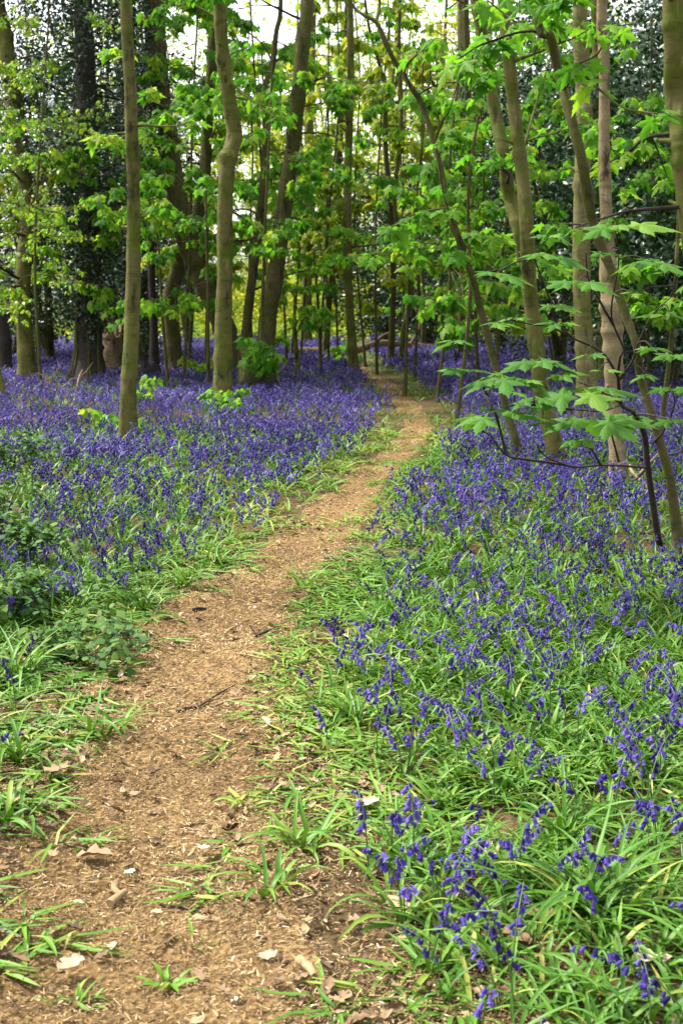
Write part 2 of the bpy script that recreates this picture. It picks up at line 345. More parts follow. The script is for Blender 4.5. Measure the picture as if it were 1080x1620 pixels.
def tree(name, label, cat, trace, bark, height=9.5, depth=None, limbs=10, limb_z=(1.0, 6.0), limb_len=(.5, 1.5), leaf=.12, leafmat=None,
         tint=(.1, .8), crown=True, flare=1.55, seed=0, group=None, sides=12, extra_ends=(), crown_n=17, bend=None, rise=(-.1, .7), knots=6, xb=0., nsub=3, named_limbs=()):
    """trace: (px, py, width px) from the base upward; every point lies at the tree's own distance"""
    rr = random.Random(seed); nr = np.random.default_rng(seed+100)
    Y0 = depth or gp(trace[0][0], trace[0][1])[1]
    P = np.array([at(a, b, Y0) for a, b, w in trace]); Rd = np.array([w for a, b, w in trace])/FPX*Y0/2*.87
    P[0, 2] = gz(P[0, 0], P[0, 1])-.06
    P[:, 1] += np.array([0]+[rr.uniform(-.06, .06) for _ in P[1:]])
    if P[-1, 2] < height:                                    # grows on above the picture
        d = P[-1]-P[-2]; d = d/np.linalg.norm(d); d = d*.35+np.array([0, 0, .8]); d /= np.linalg.norm(d)
        top = P[-1]; k = max(2, int((height-top[2])/1.3)); L = (height-top[2])/k
        for j in range(k):
            d = d+np.array([rr.uniform(-.08, .08), rr.uniform(-.08, .08), 0]); top = top+d*L
            P = np.vstack([P, top]); Rd = np.append(Rd, Rd[-1]*(.82 if j < k-1 else .35))
    s = np.concatenate([[0], np.cumsum(np.linalg.norm(np.diff(P, axis=0), axis=1))]); tot = s[-1]
    n = int(max(30, tot/(.05 if Y0 < 16 else .1 if Y0 < 30 else .2)))
    Q = catmull(P, n); ku = np.linspace(0, len(P)-1, n); q = np.interp(ku, np.arange(len(P)), Rd)
    sq = np.concatenate([[0], np.cumsum(np.linalg.norm(np.diff(Q, axis=0), axis=1))])
    q = q*(1+(flare-1)*np.exp(-sq/.22))
    kn = [(rr.uniform(.5, min(tot, 8)), rr.uniform(.06, .26), rr.uniform(.012, .045), rr.uniform(0, 6.28)) for _ in range(knots*3)]
    root = thing(name, label, cat, (P[0, 0], P[0, 1], P[0, 2]+.06), group)
    mesh('trunk', tube(Q, q, sides, rough=.10, seed=seed+1, knots=kn), bark, root)
    if bark in (M_BARK, M_PALE, M_DEAD) and Y0 < 28 and height > 4.5:            # snapped side branches
        for k in range(5):
            j = int(np.argmin(np.abs(Q[:, 2]-rr.uniform(.6, 5)))); a = rr.uniform(0, 6.28); c = np.array([math.cos(a), math.sin(a), rr.uniform(.1, .7)]); L = rr.uniform(.03, .10)
            mesh('branch_stub', tube([Q[j]+c*q[j]*.6, Q[j]+c*(q[j]+L*.5), Q[j]+c*(q[j]+L)], [q[j]*.34, q[j]*.2, q[j]*.12], 7, rough=.15, seed=k), bark, root)
    ends = list(extra_ends)
    for (pts, r0, r1) in named_limbs:                        # branches seen in the photograph: (px, py, dy) points
        B = np.array([at(a, b, Y0+dy) for a, b, dy in pts]); B[0] = Q[np.argmin(np.linalg.norm(Q-B[0], axis=1))]
        mesh('limb', tube(catmull(B, 18), np.linspace(r0, r1, 18), 6), bark, root); ends += [B[-1], B[len(B)//2]]
    for k in range(limbs):
        z = rr.uniform(*limb_z); j = int(np.argmin(np.abs(Q[:, 2]-z))); az = rr.uniform(0, 6.28)
        ln = rr.uniform(*limb_len); parts, e = limb(Q[j], az, ln, rr.uniform(*rise), min(q[j]*.35, .008+.012*ln), rr, nsub)
        mesh('limb', parts, bark if rr.random() < .5 else M_TWIG, root); ends += e
    if ends and leaf:
        near_ = Y0 < 17 and leafmat is None
        mesh('foliage', [whorls(np.array(ends), leaf*(1.1 if near_ else 1), 4, 8, tint, BIG_V if near_ else SYC_V, BIG_F if near_ else SYC_F, r=nr)], leafmat or M_SYC, root, smooth=False)
    if crown:
        c = P[-1]; base = P[-1]*.5+Q[int(n*.6)]*.5
        p, t = clumps((base+c)/2+np.array([0, 0, .6]), (1.7, 1.7, 1.9), crown_n, 9, .32, nr)
        if len(p):
            mesh('crown', [scatter(p, .2, t*.7+.15, r=nr, tv=SYC_V, tf=SYC_F)], leafmat or M_SYC, root, smooth=False)
    TREES.append((P[0, 0], P[0, 1], Rd[0]))
    return root, Q, q, Y0

# --- the trunks, traced from base to top
tree('sycamore_tree', 'slim straight trunk standing alone in bluebells, nearest tree left of the path', 'tree',
     [(204, 708, 31), (205, 620, 29), (209, 480, 27), (211, 330, 24), (209, 200, 23), (204, 90, 21), (200, 0, 20)], M_BARK, limbs=7, limb_z=(2.4, 4.2), limb_len=(.25, .6), seed=1, knots=9, tint=(.4, 1), nsub=1)
tree('sycamore_tree', 'slender trunk with a sharp kink halfway up and leafy shoots at its foot', 'tree',
     [(352, 648, 33), (352, 560, 31), (355, 440, 28), (357, 330, 27), (361, 255, 28), (370, 215, 30), (364, 170, 26), (353, 90, 23), (348, 0, 22)], M_BARK, limbs=6, limb_z=(2.6, 5), limb_len=(.4, .9), seed=2, knots=9,
     named_limbs=[([(362, 120, 0), (400, 160, -.3), (440, 190, -.5)], .02, .006), ([(352, 330, 0), (385, 345, .2), (402, 358, .3)], .02, .006)])
tree('sycamore_tree', 'dark trunk leaning right out of a mossy stump, left of the path', 'tree',
     [(420, 622, 44), (420, 560, 34), (424, 500, 32), (438, 420, 30), (449, 330, 28), (462, 240, 26), (472, 150, 25), (480, 60, 24), (486, 0, 22)], M_DARK, limbs=9, limb_z=(2, 5.5), limb_len=(.5, 1.3), seed=3)
tree('sycamore_tree', 'thin crooked dark pole with forking twigs between kinked trunk and leaning dark trunk', 'tree',
     [(383, 612, 22), (388, 540, 17), (398, 450, 16), (408, 370, 15), (416, 300, 14), (421, 210, 12), (419, 145, 13), (430, 105, 11), (437, 50, 9), (444, 0, 8)], M_DARK, limbs=9, limb_z=(1.5, 6), limb_len=(.6, 1.3), seed=4,
     named_limbs=[([(420, 165, 0), (408, 140, .1), (404, 138, .3), (395, 120, .5)], .02, .005), ([(430, 100, 0), (415, 70, .2), (385, 45, .3), (362, 25, .4)], .018, .005), ([(418, 230, 0), (440, 170, .3), (466, 168, .5)], .016, .005)])
tree('sycamore_tree', 'stout grey-brown trunk that leans down to the right behind the kinked trunk', 'tree',
     [(380, 612, 42), (366, 560, 40), (345, 490, 40), (322, 440, 40), (297, 385, 38), (282, 320, 36), (271, 250, 31), (260, 170, 29), (251, 80, 28), (243, 0, 28)], M_DARK, limbs=8, limb_z=(2, 6), limb_len=(.5, 1.2), seed=5, depth=23.2)
tree('sycamore_tree', 'upright trunk with a wide scarred foot, left of the stout leaning trunk', 'tree',
     [(278, 598, 36), (273, 540, 30), (270, 470, 28), (284, 420, 26), (308, 365, 26), (323, 290, 22), (327, 220, 20), (333, 140, 18), (339, 60, 16), (343, 0, 15)], M_DARK, limbs=8, limb_z=(1.8, 6), limb_len=(.5, 1.2), seed=6)
tree('sycamore_tree', 'thick olive trunk at the far left, brushwood at its foot', 'tree',
     [(46, 610, 38), (41, 540, 30), (38, 450, 27), (40, 400, 30), (46, 355, 25), (40, 290, 26), (30, 210, 32), (18, 120, 30), (4, 40, 29), (-4, 0, 29)], M_BARK, limbs=20, limb_z=(1.2, 6.5), limb_len=(.8, 2.0), seed=7, leaf=.085, leafmat=M_HAW, tint=(.2, .9), nsub=7)
tree('sycamore_tree', 'straight slim pole with pale bark standing left of the path where it bends away', 'tree',
     [(561, 600, 19), (556, 530, 16), (551, 450, 15), (549, 350, 15), (551, 250, 13), (554, 150, 13), (554, 60, 12), (553, 0, 11)], M_BARK, limbs=6, limb_z=(1.8, 6), limb_len=(.4, 1.1), seed=8)
tree('sycamore_tree', 'slim trunk tilting right in the middle distance, left of the pale slim pole', 'tree',
     [(513, 573, 14), (518, 510, 12), (524, 430, 12), (529, 350, 12), (536, 250, 12), (541, 150, 11), (546, 60, 10), (549, 0, 9)], M_DARK, limbs=8, limb_z=(2, 7), limb_len=(.6, 1.4), seed=9)
tree('sycamore_tree', 'pair of straight brown stems close together far behind the log', 'tree',
     [(484, 553, 20), (485, 480, 19), (486, 400, 18), (488, 300, 17), (489, 200, 16), (492, 100, 15), (495, 0, 13)], M_BARK, limbs=9, limb_z=(2, 8), limb_len=(.7, 1.6), seed=10, leafmat=M_FAR, tint=(0, .6))
tree('sapling_tree', 'dark slender tree forking into a Y above the end of the path', 'tree',
     [(617, 583, 13), (620, 520, 11), (622, 450, 10), (620, 380, 10), (616, 310, 10), (610, 240, 9), (609, 180, 9), (613, 148, 9), (605, 120, 7), (594, 80, 6), (583, 40, 5)], M_DARK, limbs=5, limb_z=(3, 8), limb_len=(.5, 1.3), seed=11, height=8.5,
     named_limbs=[([(613, 148, 0), (624, 142, .1), (628, 120, .2), (632, 60, .3), (634, 0, .3)], .035, .02)])
tree('sapling_tree', 'thin wavy stem right beside the forked tree at the end of the path', 'tree',
     [(632, 580, 10), (638, 525, 9), (650, 460, 11), (640, 410, 9), (629, 360, 8), (624, 310, 7), (631, 230, 7), (635, 170, 7), (631, 90, 6), (632, 0, 6)], M_BARK, limbs=5, limb_z=(2.5, 8), limb_len=(.5, 1.2), seed=12, depth=27.4)
tree('sapling_tree', 'long thin sapling arching from right of the path up to the left, bare dark stem', 'tree',
     [(826, 738, 15), (815, 700, 14), (803, 655, 14), (788, 595, 13), (768, 520, 13), (746, 440, 13), (722, 370, 12), (706, 315, 12), (690, 240, 10), (667, 165, 10), (650, 140, 9), (632, 110, 8), (612, 75, 8), (596, 38, 8), (575, 24, 6), (560, 10, 5), (545, -15, 4)], M_DARK, height=4.0, limbs=4, limb_z=(1.6, 3.3), limb_len=(.5, 1.0), seed=13, crown=False, tint=(.2, .6), leaf=.14,
     named_limbs=[([(596, 38, 0), (600, 10, .1), (599, -20, .1)], .018, .01), ([(686, 225, 0), (700, 190, -.2), (712, 170, -.3), (735, 90, -.3)], .012, .004),
                  ([(650, 140, 0), (640, 110, -.2), (660, 85, -.3), (690, 60, -.4)], .012, .004), ([(720, 360, 0), (700, 300, -.3), (690, 220, -.5)], .012, .004), ([(755, 470, 0), (730, 400, -.3), (700, 330, -.5)], .012, .004)])
tree('sycamore_tree', 'front trunk of the olive crossing pair right of the path, curving down right', 'tree',
     [(886, 750, 34), (872, 690, 28), (860, 640, 28), (850, 570, 27), (842, 490, 26), (834, 410, 26), (830, 330, 25), (823, 250, 24), (813, 170, 23), (803, 90, 22), (796, 0, 21)], M_BARK, limbs=3, limb_z=(2.6, 4.2), limb_len=(.4, .9), seed=14, knots=9, tint=(.2, .7),
     named_limbs=[([(822, 250, 0), (840, 190, .4), (858, 130, .6), (880, 60, .8)], .014, .004)])
tree('sycamore_tree', 'olive trunk of the crossing pair that passes behind and to the left of the other', 'tree',
     [(872, 692, 30), (858, 620, 27), (845, 520, 26), (833, 440, 25), (820, 370, 24), (806, 310, 23), (796, 250, 23), (784, 180, 22), (769, 90, 21), (757, 20, 20), (752, -5, 20)], M_BARK, limbs=4, limb_z=(2, 5), limb_len=(.5, 1.1), seed=15, tint=(.2, .7), depth=13.9)
tree('sycamore_tree', 'broad pale grey trunk right of the crossing pair, eye-shaped scar high up', 'tree',
     [(930, 645, 40), (927, 590, 34), (921, 500, 32), (919, 400, 32), (920, 300, 30), (923, 200, 29), (922, 120, 27), (916, 0, 27)], M_PALE, limbs=3, limb_z=(3, 6), limb_len=(.5, 1.2), seed=16, knots=8, depth=18)
tree('sycamore_tree', 'grey trunk mostly hidden behind the broad pale trunk', 'tree',
     [(958, 615, 26), (954, 520, 22), (950, 400, 20), (946, 250, 18), (944, 120, 18), (943, 0, 17)], M_BARK, limbs=6, limb_z=(3, 6), limb_len=(.5, 1.2), seed=17, depth=21)
tree('dead_birch_tree', 'dead pinkish-brown trunk with peeling bark and a ragged lower half, no leaves of its own', 'tree',
     [(977, 772, 36), (974, 720, 27), (971, 640, 30), (969, 560, 36), (965, 500, 35), (961, 430, 30), (958, 340, 22), (955, 250, 20), (955, 160, 19), (953, 80, 19), (950, 0, 17)], M_DEAD, limbs=0, leaf=None, crown=False, seed=18, knots=12, height=6)
tree('sycamore_tree', 'thick trunk cut by the right edge of the picture, bulge below its middle', 'tree',
     [(1150, 775, 56), (1132, 640, 46), (1112, 500, 44), (1097, 400, 43), (1086, 300, 43), (1080, 230, 46), (1072, 150, 42), (1066, 80, 40), (1062, 0, 40)], M_BARK, limbs=4, limb_z=(2, 4.2), limb_len=(.4, 1.0), seed=19, knots=8, depth=10.4, tint=(.3, .9))
tree('sapling_tree', 'thin grey tree leaning left from the right edge across the dead trunk', 'tree',
     [(1077, 884, 20), (1073, 840, 18), (1058, 750, 16), (1033, 660, 16), (1015, 596, 15), (1005, 549, 14), (987, 492, 15), (966, 420, 16), (947, 374, 17), (932, 325, 18), (917, 250, 19), (903, 190, 19), (886, 110, 18), (868, 60, 16), (846, 0, 15)], M_DARK, height=6, limbs=2, limb_z=(2.2, 3), limb_len=(.4, .7), seed=20, crown=False,
     named_limbs=[([(894, 135, 0), (893, 115, -.2), (915, 100, -.4), (945, 85, -.5), (958, 50, -.6)], .010, .003), ([(897, 130, 0), (915, 115, -.2), (940, 135, -.4), (985, 170, -.6), (1040, 180, -.8)], .010, .003),
                  ([(880, 100, 0), (862, 60, .2), (815, 35, .4), (770, 0, .5)], .012, .004)])
tree('sycamore_tree', 'pale trunk with brown sides at the far end right of the path', 'tree',
     [(713, 533, 24), (717, 480, 19), (722, 410, 19), (726, 330, 17), (728, 220, 15), (729, 100, 13), (728, 0, 12)], M_PALE, limbs=8, limb_z=(2.5, 9), limb_len=(.8, 1.8), seed=21, depth=36, leafmat=M_FAR, tint=(0, .6))
tree('sycamore_tree', 'dark upright trunk close to the pale far trunk right of the path', 'tree',
     [(730, 566, 16), (732, 480, 15), (735, 400, 14), (737, 300, 13), (740, 200, 12), (739, 100, 11), (736, 0, 10)], M_DARK, limbs=8, limb_z=(2.5, 8), limb_len=(.7, 1.5), seed=22, depth=31,
     named_limbs=[([(738, 250, 0), (730, 195, -.3), (715, 170, -.6), (700, 155, -.8), (672, 110, -1.2), (652, 65, -1.5)], .07, .02)])
tree('sycamore_tree', 'dark thin trunk just right of the nearest left trunk, in front of the ivy', 'tree',
     [(244, 590, 20), (243, 520, 14), (240, 450, 13), (238, 380, 13), (240, 280, 12), (236, 150, 11), (232, 0, 10)], M_BLACK, limbs=5, limb_z=(2.5, 7), limb_len=(.5, 1.2), seed=23, depth=25.5)
tree('sycamore_tree', 'brown trunk half hidden behind the thick olive trunk at the left', 'tree',
     [(2, 600, 34), (6, 560, 28), (2, 510, 24), (-10, 460, 22), (-25, 390, 20), (-40, 280, 18), (-50, 100, 15)], M_BLACK, limbs=4, limb_z=(3, 7), limb_len=(.6, 1.4), seed=24, depth=24.5, leafmat=M_HAW, leaf=.09)
tree('sapling_tree', 'short leaning stem at the left edge, in front of the bluebells', 'tree',
     [(16, 648, 17), (5, 618, 15), (-8, 580, 13), (-25, 520, 11), (-40, 440, 9), (-48, 330, 6)], M_BARK, height=2.4, limbs=4, limb_z=(1.2, 2.4), limb_len=(.3, .6), seed=25, crown=False, leaf=.08, leafmat=M_HAW)
tree('sapling_tree', 'short sapling with a leafy top standing in bluebells left of the log end', 'tree',
     [(470, 608, 11), (470, 575, 9), (468, 545, 8), (466, 515, 6), (466, 480, 4)], M_BARK, height=1.6, limbs=6, limb_z=(.9, 1.6), limb_len=(.3, .7), seed=26, crown=False, tint=(.3, .9), rise=(-.2, .4))
tree('sapling_tree', 'thin sapling stem with leaf whorls at breast height in front of the tilting trunk', 'tree',
     [(506, 600, 7), (507, 570, 6), (506, 530, 6), (503, 480, 5), (500, 440, 4)], M_DARK, height=2.2, limbs=7, limb_z=(.9, 2.2), limb_len=(.3, .8), seed=27, crown=False, tint=(.3, .9), rise=(-.2, .4))
tree('sapling_tree', 'thin bare stick of a sapling far back between holly and wavy stem', 'tree',
     [(668, 560, 9), (669, 520, 8), (670, 470, 7), (667, 430, 6), (668, 380, 4)], M_DARK, height=4, limbs=7, limb_z=(.9, 3), limb_len=(.4, 1.0), seed=28, crown=False, tint=(.3, .8))

# --- the ivy-clad tree
root, Q, q, Y0 = tree('ivy_clad_tree', 'big dark trunk wrapped in ivy, shaggy with dark leaves, second tree from the left', 'tree',
     [(140, 608, 66), (141, 560, 50), (142, 500, 46), (143, 420, 42), (142, 350, 38), (142, 250, 38), (138, 150, 36), (134, 60, 34), (132, 0, 32)], M_BLACK, limbs=0, leaf=None, crown=False, seed=30, height=11)
nr = np.random.default_rng(5)
cl = []
for z0, z1, ncl, rad in ((1.0, 2.2, 40, .42), (2.2, 3.4, 70, .6), (3.4, 8.5, 430, 1.3), (8.5, 11.5, 110, 1.3)):
    z = nr.uniform(z0, z1, ncl); jx = np.argmin(np.abs(Q[None, :, 2]-z[:, None]), axis=1); a = nr.uniform(0, 6.28, ncl); rr_ = rad*nr.uniform(.35, 1, ncl)**.7
    c = Q[jx]+np.stack([np.cos(a)*rr_*1.0, np.sin(a)*rr_, nr.normal(0, .05, ncl)], 1); n = nr.poisson(55, ncl); k = np.repeat(np.arange(ncl), n)
    cl.append(c[k]+nr.normal(0, 1, (len(k), 3))*np.array([.15, .15, .13]))
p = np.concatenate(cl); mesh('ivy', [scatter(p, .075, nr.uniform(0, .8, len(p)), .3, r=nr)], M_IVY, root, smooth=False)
for k in range(26):
    z = random.uniform(3.2, 8.0); j = int(np.argmin(np.abs(Q[:, 2]-z))); parts, e = limb(Q[j], random.uniform(0, 6.28), random.uniform(.7, 1.3), random.uniform(-.1, .8), .03)
    mesh('limb', parts, M_BLACK, root)
for k in range(8):                                          # bare ivy stems clinging to the bark
    ph = random.uniform(3.3, 6.1); zz = np.linspace(.05, random.uniform(2.2, 3.0), 12); js = [int(np.argmin(np.abs(Q[:, 2]-z))) for z in zz]; wob = random.uniform(.15, .35); f0 = random.uniform(0, 6)
    st = np.array([Q[j]+(q[j]*1.0+.012)*np.array([math.cos(ph+wob*math.sin(z*1.7+f0)), math.sin(ph+wob*math.sin(z*1.7+f0)), 0]) for j, z in zip(js, zz)])
    mesh('ivy_stem', tube(catmull(st, 30), .014, 5), M_DARK, root)

# --- leafy spray of the near sapling on the right
def spray():
    D0 = gp(1046, 870)[1]
    root = thing('sycamore_sapling', 'young sapling spreading big flat toothed leaves in front of the dead trunk at the right', 'sapling',
                 (*gp(1046, 870), 0))
    def P(px, py, d): return at(px, py, d)
    main = [(1046, 872, D0), (1033, 804, D0-.1), (1024, 739, D0-.2), (1019, 690, D0-.3), (1004, 655, D0-.5), (982, 640, D0-.8), (978, 610, D0-1.0), (977, 597, D0-1.1)]
    st = np.array([P(*m) for m in main]); st[0, 2] = -.05
    mesh('stem', tube(catmull(st, 50), np.interp(np.linspace(0, 1, 50), [0, .5, .7, 1], [.020, .015, .010, .008]), 9, rough=.06), M_TWIG, root)
    br = [
        [(977, 597, D0-1.1), (962, 570, D0-1.2), (945, 553, D0-1.3), (905, 535, D0-1.5), (870, 517, D0-1.6), (845, 514, D0-1.7), (815, 508, D0-1.8)],
        [(905, 535, D0-1.5), (880, 510, D0-1.7), (873, 485, D0-1.8), (860, 450, D0-1.9), (845, 410, D0-2.0)],
        [(977, 592, D0-1.1), (980, 565, D0-1.2), (985, 550, D0-1.2), (970, 515, D0-1.3), (966, 490, D0-1.4), (972, 450, D0-1.5), (978, 410, D0-1.6), (972, 358, D0-1.7)],
        [(970, 515, D0-1.3), (950, 480, D0-1.4), (930, 440, D0-1.5), (926, 400, D0-1.6)],
        [(980, 600, D0-1.1), (1000, 570, D0-1.3), (1008, 545, D0-1.4), (1030, 500, D0-1.5), (1060, 470, D0-1.6)],
        [(982, 638, D0-.8), (960, 625, D0-1.1), (935, 612, D0-1.5), (915, 605, D0-1.7)],
        [(1004, 655, D0-.5), (1020, 655, D0-1.0), (1045, 660, D0-1.5), (1075, 665, D0-1.8)],
        [(1021, 740, D0-.2), (985, 737, D0-.5), (950, 736, D0-.8), (910, 739, D0-1.0), (885, 732, D0-1.2), (862, 722, D0-1.3), (848, 703, D0-1.4)],
        [(910, 739, D0-1.0), (870, 732, D0-1.2), (830, 727, D0-1.4), (800, 720, D0-1.6), (775, 690, D0-1.8), (755, 680, D0-1.9)],
        [(950, 736, D0-.8), (935, 712, D0-1.0), (915, 700, D0-1.2)],
        [(978, 730, D0-.6), (970, 700, D0-.7), (962, 675, D0-.9), (945, 660, D0-1.3)],
        [(1024, 739, D0-.2), (1000, 760, D0+.4), (985, 735, D0+.5)],
        [(905, 648, D0-1.4), (870, 643, D0-1.5), (825, 640, D0-1.7), (790, 645, D0-2.0)],
        [(770, 625, D0-1.5), (740, 560, D0-1.5), (730, 555, D0-1.5)],
        [(982, 640, D0-.8), (950, 650, D0-1.2), (905, 648, D0-1.4)],
        [(800, 720, D0-1.6), (785, 660, D0-1.6), (770, 625, D0-1.5), (790, 600, D0-1.4), (815, 570, D0-1.4), (850, 572, D0-1.4)],
        [(1033, 700, D0-.2), (1050, 680, D0-.6), (1066, 640, D0-1.2), (1062, 615, D0-1.5)],
        [(1050, 720, D0-.1), (1075, 715, D0-.2), (1095, 700, D0-.3)],
    ]
    allp = []
    for b in br:
        Pb = np.array([P(*m) for m in b]); c = catmull(Pb, 22); allp.append(c)
        mesh('branch', tube(c, np.linspace(.0068, .0026, 22), 6, rough=.08), M_TWIG, root)
    allp = np.concatenate(allp+[catmull(st, 60)[20:]])
    W = [(786, 431, 86), (865, 402, 92), (872, 372, 60), (972, 356, 105), (1022, 410, 95), (1001, 463, 50), (915, 444, 92), (876, 481, 68), (782, 510, 62), (818, 503, 55),
         (886, 510, 68), (721, 538, 72), (854, 567, 95), (735, 585, 66), (793, 592, 96), (947, 585, 46), (922, 614, 108), (772, 653, 110), (933, 659, 104), (1008, 660, 84),
         (858, 671, 46), (911, 693, 74), (1022, 592, 56), (1058, 614, 84), (1030, 549, 56), (1060, 499, 76), (1072, 664, 66), (843, 628, 76), (830, 600, 60), (880, 590, 60), (1070, 560, 70), (1075, 430, 60), (960, 400, 45), (930, 560, 40), (810, 620, 50), (960, 630, 60)]
    rr = random.Random(4); leaves = []; stalks = []
    for (a, b, w) in W:
        q0 = P(a, b, D0-1.9); depth = D0-1.75+rr.uniform(-.35, .3)
        # take the depth of the nearest branch in the picture, a little closer to the viewer
        ax, ay, af = project(allp); j = int(np.argmin((ax-a)**2+(ay-b)**2)); depth = allp[j][1]-rr.uniform(.08, .25)
        c = P(a, b, depth); span = w/FPX*depth
        n = 5 if w > 80 else 4 if w > 55 else 3; s = min(max(span*.62, .075), .19)*(1.25 if w > 95 else 1); a0 = rr.uniform(0, 6.28)
        mid = (allp[j]+c)/2+np.array([0, 0, .015])
        mesh('twig', tube(catmull([allp[j], mid, c], 8), np.linspace(.004, .002, 8), 5, tint=.3), M_TWIG, root)
        for k in range(n):
            az = a0+k*6.28/n+rr.uniform(-.35, .35); el = -rr.uniform(-.05, .30)
            d = np.array([math.cos(az)*math.cos(el), math.sin(az)*math.cos(el), math.sin(el)])
            sz = s*rr.uniform(.5, 1.12); base = c+d*sz*.24
            up = np.array([rr.uniform(-.3, .3), rr.uniform(-.5, .1), 1.])
            M = frames(d[None], up[None], np.array([sz])); t = min(max(rr.gauss(.45, .22), 0), 1)
            lat = np.cross(d, [0, 0, 1.])*.0018
            stalk = (np.array([c-lat, c+lat, base+d*sz*.05+lat, base+d*sz*.05-lat]), np.array([[0, 1, 2, 3]]), 1.)
            leaves.append((sz, [inst(BIG_V, BIG_F, M, base[None], np.array([t])), stalk]))
    leaves.sort(key=lambda l: -l[0])
    for sz, parts in leaves[:100]: mesh('leaf', parts, M_SPRAY, root, smooth=False)
    if leaves[100:]: mesh('leaves', [p for sz, parts in leaves[100:] for p in parts], M_SPRAY, root, smooth=False)['kind'] = 'stuff'
spray()

# --- understorey saplings that fill the middle layers with drooping leaf whorls
US = [(120, 23, 4.5), (60, 27, 5), (300, 26, 5), (330, 20.5, 4.2), (268, 21, 3.2), (410, 20, 4.8), (400, 27, 6), (455, 25, 5.5), (475, 30, 6.0), (535, 30, 4), (350, 31, 7),
      (655, 24, 5.2), (690, 19, 4.6), (722, 16.5, 3.8), (757, 21, 4.4), (782, 19, 3.0), (640, 20.5, 4.6), (1010, 20, 4), (1040, 13, 3.2), (1025, 19, 5), (880, 24, 4.6), (985, 22, 5), (700, 28, 6.0), (440, 34, 7), (520, 27, 7.2), (596, 26, 6.4), (640, 32, 8.2), (300, 33, 8), (418, 24.5, 8), (505, 28, 8.6), (325, 25, 8), (578, 29, 8.6), (460, 30, 9), (290, 22, 6)]
for k, (px, d, h) in enumerate(US):
    x = (px-540)/FPX*d*1.0; lean = random.uniform(-30, 30)
    pts = [(px, 470+CAM_H*FPX/d, 5.5*24/d), (px+lean*.5+random.uniform(-9, 9), 470+(CAM_H-h*.35)*FPX/d, 4.5*24/d), (px+lean+random.uniform(-9, 9), 470+(CAM_H-h*.7)*FPX/d, 3.5*24/d), (px+lean*1.6, 470+(CAM_H-h)*FPX/d, 3*24/d)]
    side = 'left of' if px < 560 else 'right of'
    tree('sycamore_sapling', 'slender understorey sapling with drooping fresh green leaf whorls %s the path' % side, 'sapling', pts, M_DARK, height=h, depth=d, limbs=12, limb_z=(.24*h+.5, h), limb_len=(.4, 1.25),
         leaf=.125 if d < 25 else .15, leafmat=M_SYC if d < 25.5 else M_FAR, tint=(.05, .95) if d < 25.5 else (0, .7), seed=200+k, crown=False, group='understorey saplings %s the path' % side, sides=7, rise=(-.15, .35), nsub=5)

for k, (px, d, h) in enumerate([(66, 20.5, 5.4), (-12, 16.5, 4.6)]):
    pts = [(px, 470+CAM_H*FPX/d, 6), (px+random.uniform(-14, 14), 470+(CAM_H-h*.4)*FPX/d, 5), (px+random.uniform(-20, 20), 470+(CAM_H-h)*FPX/d, 3)]
    tree('hawthorn_sapling', 'spindly hawthorn with small bright green leaves in front of the left-hand trunks', 'sapling', pts, M_DARK, height=h, depth=d, limbs=16, limb_z=(1.3, h), limb_len=(.5, 1.2), leaf=.055, leafmat=M_HAW, tint=(.1, 1),
         seed=300+k, crown=False, group='hawthorns at the left', sides=6, rise=(-.2, .35), nsub=8)
# --- hollies, far trees and shrubs
def bush(name, label, cat, px, d, w, h, mat, n, leaf, group=None, stems=4, seed=0, z0=.1, per=45, dz=.5):
    nr = np.random.default_rng(seed+900); rr = random.Random(seed)
    x = (px-540)/FPX*d; c0 = np.array([x, d, gz(x, d)])
    root = thing(name, label, cat, c0, group)
    p, t = clumps(c0+np.array([0, 0, h*dz+z0]), (w/2, w/2*.8, h*(1-dz)), n, per, .2*max(1, h/5), nr, zmin=z0, shell=.3)
    mesh('foliage', [scatter(p, leaf, t*.75+.1, .4, r=nr)], mat, root, smooth=False)
    parts = []
    for k in range(stems):
        a = rr.uniform(0, 6.28); e = c0+np.array([math.cos(a)*w*.3, math.sin(a)*w*.25, h*rr.uniform(.6, .95)])
        mid = (c0+e)/2+np.array([rr.uniform(-.2, .2), 0, .3])
        mesh('stem', tube(catmull([c0-[0, 0, .05], mid, e], 14), np.linspace(.03+h*.007, .01, 14), 6, rough=.06), M_DARK, root)
    return root
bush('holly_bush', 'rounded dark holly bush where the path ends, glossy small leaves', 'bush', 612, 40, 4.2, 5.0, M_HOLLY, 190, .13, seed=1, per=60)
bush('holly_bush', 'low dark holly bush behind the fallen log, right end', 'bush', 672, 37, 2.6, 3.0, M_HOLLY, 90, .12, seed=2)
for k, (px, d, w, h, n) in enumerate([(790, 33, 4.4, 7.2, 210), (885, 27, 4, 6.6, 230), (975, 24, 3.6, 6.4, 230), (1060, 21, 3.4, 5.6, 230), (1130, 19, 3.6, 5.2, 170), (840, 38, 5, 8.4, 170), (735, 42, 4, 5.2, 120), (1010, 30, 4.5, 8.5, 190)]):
    bush('holly_tree', 'tall dark evergreen holly in the gloom behind the right-hand trunks', 'holly', px, d, w, h, M_HOLLY, n, .115, 'dark hollies behind the right-hand trunks', seed=10+k, per=55)
